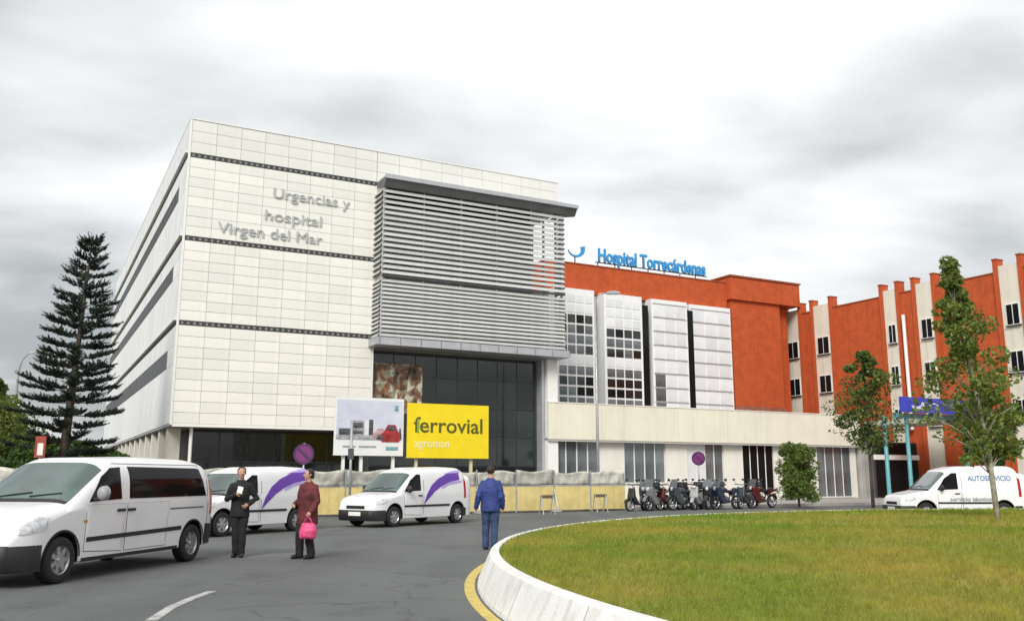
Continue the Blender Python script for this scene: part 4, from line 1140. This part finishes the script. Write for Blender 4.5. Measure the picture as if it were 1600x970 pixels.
        for q, (c, ln) in enumerate(((.028, .072), (.010, .080), (-.009, .075), (-.027, .058))):
            a1 = curl*.55; a2 = curl*1.25
            p0 = (.082, c, 0); p1 = (.082+ln*.45*math.cos(a1), c*1.1, ln*.45*math.sin(a1)); p2 = (p1[0]+ln*.32*math.cos(a2), c*1.1, p1[2]+ln*.32*math.sin(a2)); p3 = (p2[0]+ln*.25*math.cos(a2+.4*curl), c*1.08, p2[2]+ln*.25*math.sin(a2+.4*curl))
            limb(b, [P2(*p0), P2(*p1), P2(*p2), P2(*p3)], [.0105*k, .0095*k, .0088*k, .0078*k], 8)
        limb(b, [P2(.022, .022, .004), P2(.050, .046, .014), P2(.078, .052, .024)], [.0135*k, .0115*k, .0095*k], 8)
        hands.append(tuple(Vector(wr)+f*.105))
    body = fuse(b, 'body', skin, t, .0085, 2)
    # coat and trousers
    cz = [coat_z, coat_z+.10, 1.0, 1.12, 1.24, 1.36, 1.43, 1.48, 1.505]
    crx = [.195*build, .190*build, .180*build, .176*build, .186*build, .192*build, .160, .095, .080]; cry = [.150*build, .148*build, .138*build, .136*build, .142*build, .138, .112, .088, .078]
    etube(jk, [S_((0, ly(z), z)) for z in cz], [r*k for r in crx], [r*k for r in cry])
    fuse(jk, 'coat', top_m, t, .011, 5)
    etube(tr, [S_((0, 0, z)) for z in (.80, .90, 1.0)], [.175*k*build, .180*k*build, .168*k*build], [.125*k*build, .132*k*build, .122*k*build])
    fuse(tr, 'trousers', leg_m, t, .011, 5)
    # hair
    h = MB(); h.ball(hp(0, .022, .034), (.090*k, .100*k, .092*k), 20)
    if hair_len: etube(h, [hp(0, .05, -.06-hair_len), hp(0, .048, -.04), hp(0, .035, .03)], [.062*k, .080*k, .086*k], [.045*k, .058*k, .075*k])
    me = h.mesh('hair', hair_m, True)
    bm = bmesh.new(); bm.from_mesh(me)
    fd = Vector((st, -ct, 0))
    kill = [v for v in bm.verts if (v.co-hc).dot(fd) > (.035+.55*max(0, (v.co.z-hc.z)/k-.035))*k and v.co.z < hc.z+.075*k]
    bmesh.ops.delete(bm, geom=kill, context='VERTS'); bm.to_mesh(me); bm.free()
    link('hair', me, t)
    for sx in (-1, 1):
        MB().ball(hp(sx*.030, -.084, .004), (.013*k, .008*k, .008*k), 8).build('eye', pm('eye', (.03, .02, .015), .3, .1), t, True)
    MB().ball(hp(0, -.082, -.058), (.024*k, .010*k, .006*k), 8).build('mouth', pm('lips', (.38, .14, .11), .5, .1), t, True)
    c, s = math.cos(rz), math.sin(rz)
    return t, [(loc[0]+(x*c-y*s)*k, loc[1]+(x*s+y*c)*k, z*k) for x, y, z in hands]
skin = pm('skin', (.50, .29, .20), .55, .08, 8); hair_d = pm('hair_dark', (.022, .016, .012), .6, .2, 20, bump=.5, bscale=60)
black_cloth = pm('black_cloth', (.012, .012, .014), .85, .2, 6, bump=.4, bscale=30); shoe_black = pm('shoe_black', (.012, .011, .011), .5, .1)
maroon = pm('maroon_cloth', (.13, .022, .026), .85, .25, 5, bump=.5, bscale=22); navy = pm('blue_jacket', (.022, .045, .20), .7, .2, 5, bump=.6, bscale=14); denim = pm('denim', (.035, .065, .15), .85, .25, 7, bump=.4, bscale=40)
# man in blue, walking away
p = ground(766, 858)
person('person in a blue jacket and jeans walking away beside the roundabout kerb', p, RAD(178), 1.78,
       [((.10, -.10, .50), (.10, -.02, .085), (.10, -.3, 0)), ((-.09, -.02, .49), (-.085, .16, .11), (-.09, -.1, 0))],
       [((.255, .09, 1.12), (.31, .02, .87)), ((-.245, .02, 1.11), (-.26, -.10, .87))], (skin, navy, denim, shoe_black, hair_d), build=1.14, coat_z=.80)
# person in maroon with pink bag
p = ground(478, 872)
t_, hands = person('person in a maroon coat and black trousers carrying a pink bag', p, RAD(-32), 1.70,
       [((.10, -.06, .49), (.12, .02, .085), (.12, -.3, 0)), ((-.10, -.10, .50), (-.12, -.06, .085), (-.15, -.4, 0))],
       [((.27, -.03, 1.12), (.25, -.17, .92)), ((-.26, .03, 1.12), (-.18, -.20, 1.05))], (skin, maroon, black_cloth, shoe_black, hair_d), hair_len=.02, turn=RAD(-25), build=1.22, coat_z=.66, curl=1.3)
hx = hands[0]
pink = pm('pink_bag', (.72, .075, .22), .5, .2, 6, bump=.6, bscale=14)
t = thing('carrier_bag', 'bright pink bag hanging from the hand of the person in maroon', 'bag', (hx[0], hx[1], hx[2]-.42), RAD(-10))
m = MB(); etube(m, [(0,0,0),(0,0,.04),(.01,0,.16),(0,0,.27),(0,0,.30)], [.13,.17,.18,.14,.11], [.06,.09,.10,.07,.03], 20)
fuse(m, 'sack', pink, t, .012, 3)
for sy in (-.02, .02): MB().tube([(-.08,sy,.29),(-.05,sy*.6,.37),(0,0,.415),(.05,sy*.6,.37),(.08,sy,.29)], .008, 6).build('handle', pink, t, True)
# man in black
p = ground(371, 870)
t_, hands = person('person in black clothes standing behind the minibus holding white papers', p, RAD(12), 1.74,
       [((.075, -.03, .49), (.07, .02, .085), (.07, -.3, 0)), ((-.06, -.01, .49), (-.05, .05, .085), (-.10, -.2, 0))],
       [((.30, .06, 1.14), (.16, -.16, 1.02)), ((-.26, -.02, 1.13), (-.06, -.25, 1.22))], (skin, black_cloth, black_cloth, shoe_black, hair_d), turn=RAD(10), curl=1.2)
hx = hands[1]
m = MB()
for k in range(3): m.box(-.05, .05, -.004+.004*k, -.002+.004*k, -.07+.006*k, .07)
pp = m.build('paper', pm('paper_white', (.78, .78, .76), .8, .04)); pp.location = (hx[0]+.01, hx[1]-.03, hx[2]+.06); pp.rotation_euler = (RAD(-25), RAD(14), RAD(18))
tag(pp, 'few white papers held by the person in black', 'paper')

# ================================================================== MOTORBIKES
paint_black = pm('bike_paint', (.015, .016, .018), .25, .1, coat=.5)
def wheel_mesh(R, w):
    ty = MB().lathe([(R*.74,-w*.7),(R*.9,-w),(R,-w*.45),(R,w*.45),(R*.9,w),(R*.74,w*.7)], 'y', k=22).mesh('tyre', rubber, True)
    rm = MB().lathe([(R*.76,-w*.75),(R*.68,-w*.6),(R*.68,w*.6),(R*.76,w*.75)], 'y', k=22)
    for k in range(5): a = 2*math.pi*k/5; rm.tube([(.03*math.cos(a), 0, .03*math.sin(a)), (R*.70*math.cos(a), 0, R*.70*math.sin(a))], .016, 5)
    rm.lathe([(.001,-w*.8),(.05,-w*.8),(.05,w*.8),(.001,w*.8)], 'y', k=10)
    return ty, rm.mesh('rim', rim_m, True)
def motorbike():
    t = thing('motorbike', '', 'motorbike', (0,0,0), 0, 'motorbikes parked along the low wing')
    ty, rm = wheel_mesh(.31, .055)
    for x in (.70, -.68): w = link('wheel', ty, t, (x, 0, .31)); link('rim', rm, w)
    m = MB(); m.tube([(.52,0,.86),(.25,0,.78),(-.25,0,.72),(-.68,0,.34)], [.035,.035,.03,.025], 8); m.tube([(.50,0,.84),(.20,0,.30),(-.20,0,.28),(-.30,0,.70)], .028, 8); m.tube([(-.25,.07,.30),(-.68,.07,.31)], .025, 6); m.build('frame', dark_metal, t, True)
    m = MB(); m.ball((.05,0,.42), (.24,.17,.17), 12); m.tube([(.12,0,.45),(.22,0,.68)], [.12,.10], 10); m.build('engine', pm('engine_grey', (.20,.20,.21), .4, .2, 9, metal=.7), t, True)
    m = MB(); m.ball((.20,0,.84), (.30,.15,.13), 14); m.build('tank', paint_black, t, True)
    m = MB(); etube(m, [(-.30,0,.74),(-.30,0,.80),(-.34,0,.84)], [.36,.37,.32], [.11,.13,.10]); m.ball((-.62,0,.86), (.18,.11,.08), 10); m.build('seat', black_plastic, t, True)
    m = MB(); [m.tube([(.70,sy,.31),(.60,sy,.72),(.53,sy,.96)], .024, 6) for sy in (-.08,.08)]; m.build('fork', chrome, t, True)
    m = MB(); m.tube([(.40,-.36,1.06),(.48,-.22,1.08),(.52,0,1.00),(.48,.22,1.08),(.40,.36,1.06)], .017, 7); m.build('handlebar', dark_metal, t, True)
    h = MB().ball((.66,0,.90), (.10,.10,.10), 12).build('headlight', lamp_lens, t, True); MB().ball((.62,0,.90), (.10,.115,.115), 12).build('headlight_shell', paint_black, h, True)
    m = MB().add([(.66,-.19,.98),(.66,.19,.98),(.50,.17,1.32),(.50,-.17,1.32),(.645,-.19,.98),(.645,.19,.98),(.485,.17,1.32),(.485,-.17,1.32)], [(0,1,2,3),(7,6,5,4),(0,4,5,1),(1,5,6,2),(2,6,7,3),(3,7,4,0)]); m.build('windshield', glass_grey, t)
    for sy in (-1, 1):
        q = MB().tube([(.44,.26*sy,1.07),(.42,.36*sy,1.24)], .008, 5).build('mirror_stalk', dark_metal, t); MB().ball((.42,.37*sy,1.27), (.018,.07,.045), 10).build('mirror', black_plastic, q, True)
    m = MB().prism([(.70,.62),(.74,.95),(.56,1.05),(.42,.92),(.30,.62),(.02,.30),(.34,.24),(.52,.40)], -.19, .19); o = m.build('fairing', paint_black, t); bv = o.modifiers.new('b', 'BEVEL'); bv.width = .05; bv.segments = 3
    m = MB().prism([(-.35,.62),(-.95,.82),(-.98,.90),(-.30,.78)], -.13, .13); o = m.build('tail', paint_black, t); bv = o.modifiers.new('b', 'BEVEL'); bv.width = .03; bv.segments = 2
    MB().tube([(.20,-.14,.40),(-.10,-.17,.26),(-.75,-.19,.36)], [.022,.03,.05], 9).build('exhaust', chrome, t, True)
    m = MB().add([(.70+.34*math.cos(a), s_*.07, .31+.34*math.sin(a)) for a in np.linspace(.3, 2.4, 9) for s_ in (-1, 1)], [(2*i, 2*i+1, 2*i+3, 2*i+2) for i in range(8)]); m.build('mudguard', paint_black, t, True)
    m = MB().add([(-.68+.34*math.cos(a), s_*.08, .33+.34*math.sin(a)) for a in np.linspace(.9, 2.9, 9) for s_ in (-1, 1)], [(2*i, 2*i+1, 2*i+3, 2*i+2) for i in range(8)]); m.build('mudguard', paint_black, t, True)
    return t
def scooter():
    t = thing('scooter', '', 'scooter', (0,0,0), 0, 'scooters parked along the low wing')
    ty, rm = wheel_mesh(.25, .055)
    for x in (.62, -.60): w = link('wheel', ty, t, (x, 0, .25)); link('rim', rm, w)
    m = MB(); m.prism([(.35,.30),(.62,.55),(.52,.98),(.44,1.02),(.40,.62),(.22,.34),(-.12,.34),(-.18,.26),(.25,.24)], -.17, .17); o = m.build('leg_shield', paint_black, t); bv = o.modifiers.new('b', 'BEVEL'); bv.width = .04; bv.segments = 3
    m = MB(); etube(m, [(-.48,0,.30),(-.48,0,.42),(-.48,0,.62),(-.46,0,.76)], [.28,.36,.40,.36], [.13,.18,.18,.14]); m.build('tail_body', paint_black, t, True)
    m = MB(); etube(m, [(-.42,0,.77),(-.42,0,.83),(-.44,0,.86)], [.38,.40,.34], [.13,.15,.11]); m.build('seat', black_plastic, t, True)
    MB().tube([(.62,.07,.25),(.60,.07,.5),(.50,0,.80),(.44,0,1.05)], .028, 7).build('fork', dark_metal, t, True)
    MB().tube([(.36,-.33,1.08),(.44,-.18,1.10),(.45,0,1.06),(.44,.18,1.10),(.36,.33,1.08)], .02, 7).build('handlebar', dark_metal, t, True)
    h = MB().ball((.53,0,.98), (.08,.12,.07), 12).build('headlight', lamp_lens, t, True)
    for sy in (-1, 1):
        q = MB().tube([(.42,.24*sy,1.10),(.40,.33*sy,1.27)], .008, 5).build('mirror_stalk', dark_metal, t); MB().ball((.40,.34*sy,1.30), (.018,.07,.05), 10).build('mirror', black_plastic, q, True)
    m = MB(); m.box(-.98, -.62, -.19, .19, .88, 1.20); o = m.build('top_box', black_plastic, t); bv = o.modifiers.new('b', 'BEVEL'); bv.width = .06; bv.segments = 3
    m = MB().add([(.62+.28*math.cos(a), s_*.07, .26+.28*math.sin(a)) for a in np.linspace(.3, 2.6, 9) for s_ in (-1, 1)], [(2*i, 2*i+1, 2*i+3, 2*i+2) for i in range(8)]); m.build('mudguard', paint_black, t, True)
    MB().tube([(-.2,-.16,.28),(-.75,-.19,.34)], [.03,.05], 8).build('exhaust', chrome, t, True)
    return t
mo = motorbike(); sc_ = scooter()
cols_ = {c: pm('bike_'+c, v, .3, .1, coat=.5) for c, v in dict(silver=(.20,.21,.22), red=(.10,.012,.012), white=(.36,.36,.36), slate=(.045,.055,.065), blue=(.018,.026,.055)).items()}
BK = 1.10
spots = [(1001, 's', 'black', 'black scooter at the end of the bike row nearest the hoarding'), (1026, 'm', 'silver', 'silver motorbike in the row before the low wing'), (1046, 's', 'red', 'dark red scooter in the row before the low wing'),
         (1068, 'm', 'slate', 'slate grey motorbike in the row before the low wing'), (1090, 's', 'white', 'pale scooter parked below the violet sign'), (1112, 'm', 'black', 'black motorbike next to the pale scooter'), (1134, 'm', 'blue', 'dark blue motorbike in the row before the low wing'),
         (1166, 's', 'slate', 'slate grey scooter in front of the dark windows'), (1190, 'm', 'red', 'black and red motorbike at the end of the row by the shrub'),
         (1014, 'm', 'slate', 'slate grey motorbike squeezed next to the end scooter'), (1079, 's', 'blue', 'dark blue scooter in the row before the low wing'), (1123, 's', 'slate', 'slate grey scooter between two motorbikes'), (1178, 's', 'blue', 'dark blue scooter beside the black and red motorbike')]
um = us = True
for i, (px, ty, c, lab) in enumerate(spots):
    n_ = -10.7+.12*(i % 3)+(1.0 if i > 8 else 0); s_, _ = front(px, 780, n_); q = site(s_, n_)
    rz = ANG+RAD(180+random.choice((8, 22, 34, 44))) if i not in (0, 8) else ANG+RAD(180+6)
    src = mo if ty == 'm' else sc_; first = um if ty == 'm' else us
    if first and c == 'black':
        src.location = (q[0], q[1], 0); src.rotation_euler = (0, 0, rz); src['label'] = lab
        if ty == 'm': um = False
        else: us = False
        continue
    d = dup(src, (q[0], q[1], 0), rz, lab, {'bike_paint': cols_.get(c, paint_black)})

for o in list(COL.objects):
    if o.parent is None and o.name.split('.')[0] in ('motorbike', 'scooter'): o.scale = (BK, BK*1.1, BK)
# ================================================================== TREES
def leaf_mesh(name, pts, size, mats, parent, loc=None, flat=.0, aspect=1.9):
    P = np.array(pts); n = len(P)
    a = np.random.normal(size=(n, 3)); a[:, 2] *= (1-flat); a /= np.linalg.norm(a, axis=1)[:, None]
    b = np.random.normal(size=(n, 3)); b -= (b*a).sum(1)[:, None]*a; b /= np.linalg.norm(b, axis=1)[:, None]
    sz = size*np.random.uniform(.55, 1.25, n)[:, None]; c = np.cross(a, b)
    V = np.stack([P-a*sz*aspect*.5, P+b*sz*.5+c*sz*.10, P+a*sz*aspect*.5, P-b*sz*.5+c*sz*.10], 1).reshape(-1, 3)
    me = bpy.data.meshes.new(name); me.vertices.add(4*n); me.vertices.foreach_set('co', V.ravel())
    me.loops.add(4*n); me.loops.foreach_set('vertex_index', np.arange(4*n, dtype=np.int32))
    me.polygons.add(n); me.polygons.foreach_set('loop_start', np.arange(0, 4*n, 4, dtype=np.int32)); me.polygons.foreach_set('loop_total', np.full(n, 4, dtype=np.int32))
    for m in mats: me.materials.append(m)
    me.polygons.foreach_set('material_index', np.random.randint(0, len(mats), n).astype(np.int32))
    me.update(); me.validate(); return link(name, me, parent, loc)
def clump(c, r, n, shell=.55):
    d = np.random.normal(size=(n, 3)); d /= np.linalg.norm(d, axis=1)[:, None]
    rr = np.random.uniform(shell, 1, n)**.7
    return np.array(c)+d*rr[:, None]*np.array(r)
lm = {k: pm('leaf_'+k, v, .55, .22, 3, trans=.42, spec=.25) for k, v in dict(mid=(.105,.185,.036), light=(.225,.31,.075), dark=(.042,.085,.026), olive=(.165,.19,.050), yellow=(.29,.29,.065), pine=(.036,.052,.040), pine2=(.075,.095,.066), brown=(.10,.075,.03)).items()}
def tree(name, label, base, H, crown, trunk_r, mats, nclump, per, leaf, seed, bare=.3, lean=(0,0), group=None, trunk_mat=bark, spread=.24):
    random.seed(seed); np.random.seed(seed)
    t = thing(name, label, 'tree', base, 0, group)
    tm = MB(); top = (lean[0], lean[1], H*.93)
    tm.tube([(0,0,-.05),(lean[0]*.1,lean[1]*.1,H*.25),(lean[0]*.45,lean[1]*.45,H*.55),top], [trunk_r*1.25, trunk_r, trunk_r*.65, trunk_r*.12], 9)
    pts = []
    for k in range(nclump):
        z = bare+(1-bare)*(k+random.random())/nclump; r = crown(z); a = random.uniform(0, 6.283); q = r*random.uniform(.15, .92)
        ax = lean[0]*z; ay = lean[1]*z
        c = (ax+q*math.cos(a), ay+q*math.sin(a), z*H); cr = max(.16, spread*random.uniform(.6, 1.35)*(.35+r/1.6))
        pts.append(clump(c, (cr*1.15, cr*1.15, cr*.8), int(per*random.uniform(.5, 1.3))))
        zz = max(bare*.8, z-.12); tm.tube([(lean[0]*zz, lean[1]*zz, zz*H), (ax+q*.5*math.cos(a), ay+q*.5*math.sin(a), (z*.6+zz*.4)*H+.05), c], [trunk_r*.32*(1.1-z), trunk_r*.2*(1.1-z)+.006, .006], 5)
    tm.build('trunk', trunk_mat, t, True)
    o = leaf_mesh('crown', np.concatenate(pts), leaf, mats, t); return t
# lawn tree: slender with a spire
b_ = ground(1559, 812, .47)
tree('young_tree', 'tall slender green tree with a pale thin trunk growing on the lawn', (b_[0], b_[1], .44), 6.9,
     lambda z: 1.62*min(1, (1-z)**1.25*1.75+.05)*(.42+.58*min(1, max(0, (z-.26)*6))), .06, [lm['mid'], lm['light'], lm['olive'], lm['light'], lm['yellow'], lm['light']], 92, 120, .078, 11, bare=.22, lean=(-.62, .1), trunk_mat=pm('pale_bark', (.46, .43, .36), .9, .25, 5, bump=.5, bscale=14), spread=.30)
rr = ray(1358, 700); q = CAM+rr*(45/rr[1])
tree('street_tree', 'loose green street tree in front of the entrance porch', (q[0], q[1], .12), 7.6,
     lambda z: 1.65*math.sin(math.pi*min(1, max(.06, (z-.20)*1.22)))+.12, .07, [lm['mid'], lm['olive'], lm['light'], lm['dark']], 60, 130, .095, 13, bare=.38, spread=.40)
rr = ray(1548, 690); q = CAM+rr*(41/rr[1])
tree('street_tree', 'dark green street tree beside the blue sign band', (q[0], q[1], .12), 5.6,
     lambda z: 1.35*math.sin(math.pi*min(1, max(.06, (z-.25)*1.35)))+.1, .07, [lm['dark'], lm['mid'], lm['dark']], 60, 130, .09, 14, bare=.36, spread=.36)
rr = ray(1246, 740); q = CAM+rr*(46.5/rr[1])
tree('shrub_tree', 'bushy green shrub growing against the low wing wall', (q[0], q[1], .12), 3.0,
     lambda z: .95*min(1, (1-z)*6+.45)*min(1, z*8), .05, [lm['mid'], lm['light'], lm['olive'], lm['light']], 100, 150, .075, 15, bare=.14, spread=.36)
# broad trees and hedge on the left
for k, (px, Z, H_, w_, mt, lab, nm) in enumerate(((-25, 47, 6.6, 3.0, ['yellow', 'light', 'olive', 'mid'], 'yellow green broad tree at the end of the hedge', 'broad_tree'), (20, 54, 5.2, 2.4, ['mid', 'olive', 'dark'], 'mid green tree growing behind the conifer', 'broad_tree'),
        (70, 50, 3.6, 2.3, ['dark', 'mid'], 'dark rounded bush under the conifer branches', 'bush'), (125, 46, 3.2, 2.0, ['dark', 'dark', 'mid'], 'dark bush standing at the foot of the conifer', 'bush'), (172, 50, 2.9, 1.7, ['dark', 'mid'], 'low dark bush against the side of the panelled block', 'bush'), (-5, 40, 3.2, 2.2, ['dark', 'mid', 'olive'], 'dark bush below the yellow green tree', 'bush'), (40, 38, 2.7, 1.8, ['dark', 'mid'], 'low dark bush behind the red notice', 'bush'))):
    rr = ray(px, 700); q = CAM+rr*(Z/rr[1])
    tree(nm, lab, (q[0], q[1], .02), H_, lambda z, w_=w_: w_*math.sin(math.pi*min(1, max(.12, z*.86+.12)))+.1, .12, [lm[x] for x in mt], 80, 190, .125, 20+k, bare=.12 if nm == 'bush' else .25, spread=.42)
# Norfolk pine: flat tiers of upturned plumes
def norfolk():
    random.seed(5); np.random.seed(5)
    rr = ray(96, 700); q = CAM+rr*(39.5/rr[1]); H_ = 12.15
    t = thing('conifer', 'tall dark tiered conifer beside the panelled block', 'tree', (q[0], q[1], .02))
    lean = .55
    tm = MB(); tm.tube([(0,0,-.05),(lean*.3,0,H_*.3),(lean*.7,0,H_*.7),(lean,0,H_)], [.24,.18,.09,.02], 10)
    vs = []; fs = []; mi = []
    z = 1.3
    def plume(p, d, ln, wd):
        # a rope-like branchlet: tapering cross of needle blades
        d = d.normalized(); up = Vector((0,0,1)); sd = d.cross(up)
        if sd.length < .1: sd = Vector((1,0,0))
        sd.normalize(); u2 = sd.cross(d)
        nn_ = 7
        for k in range(nn_):
            f = (k+.3)/nn_; c = p+d*ln*f+Vector((0,0,.10*f*f*ln))
            for j in range(5):
                a = random.uniform(0, 6.283); w = wd*(1-.55*f)*random.uniform(.7, 1.3)
                o = (sd*math.cos(a)+u2*math.sin(a))*w+d*w*.9; e_ = d.cross(o).normalized()*w*.34
                i = len(vs); vs.extend([tuple(c-e_), tuple(c+e_), tuple(c+o)]); fs.append((i, i+1, i+2)); mi.append(1 if random.random() < .35 else 0)
    while z < H_-.25:
        f = z/H_
        R = 2.15*min(1, (1-f)**.62*1.28)*(.9+.1*math.sin(z*5)) * (1 if f > .3 else .85+.15*f/.3)+.16
        nb = 7 if f < .8 else 5; a0 = random.uniform(0, 6.28)
        for k in range(nb):
            if random.random() < .07: continue
            a = a0+2*math.pi*k/nb+random.uniform(-.18, .18); L_ = R*random.uniform(.78, 1.08)
            rise = random.uniform(.02, .16)+(.55*max(0, f-.75)/.25); droop = -.06 if f < .35 else 0
            d = Vector((math.cos(a), math.sin(a), rise+droop)); p0 = Vector((lean*f, 0, z+random.uniform(-.08, .08)))
            pts = [p0, p0+d*L_*.5+Vector((0,0,-.03*L_)), p0+d*L_+Vector((0,0,.05*L_))]
            tm.tube(pts, [.035*(1.1-f), .022*(1.1-f)+.004, .006], 5)
            nseg = max(3, int(L_*5.0))
            for s_ in range(nseg):
                u = .30+.70*(s_+.5)/nseg if f < .75 else .15+.85*(s_+.5)/nseg
                base = pts[0].lerp(pts[1], u*2) if u < .5 else pts[1].lerp(pts[2], (u-.5)*2)
                for sgn in (-1, 1):
                    sd = Vector((-math.sin(a), math.cos(a), 0))*sgn
                    dr = sd*random.uniform(.6, 1)+d*random.uniform(.45, .9)+Vector((0,0,random.uniform(.15, .5)))
                    plume(base, dr, (.62-.20*u)*random.uniform(.7, 1.15)*(1 if f < .85 else .75), .112)
            plume(pts[2]-d*.12, d+Vector((0,0,.4)), .45, .105)
        z += .64*(1-.46*f)*random.uniform(.9, 1.1)
    for k in range(6): plume(Vector((lean, 0, H_-.5+.08*k)), Vector((random.uniform(-.3,.3), random.uniform(-.3,.3), 1)), .4, .07)
    tm.build('trunk', bark, t, True)
    m = MB(); m.v = vs; m.f = fs; m.m = mi
    m.build('crown', [lm['pine'], lm['pine2']], t, False, fixn=False)
norfolk()
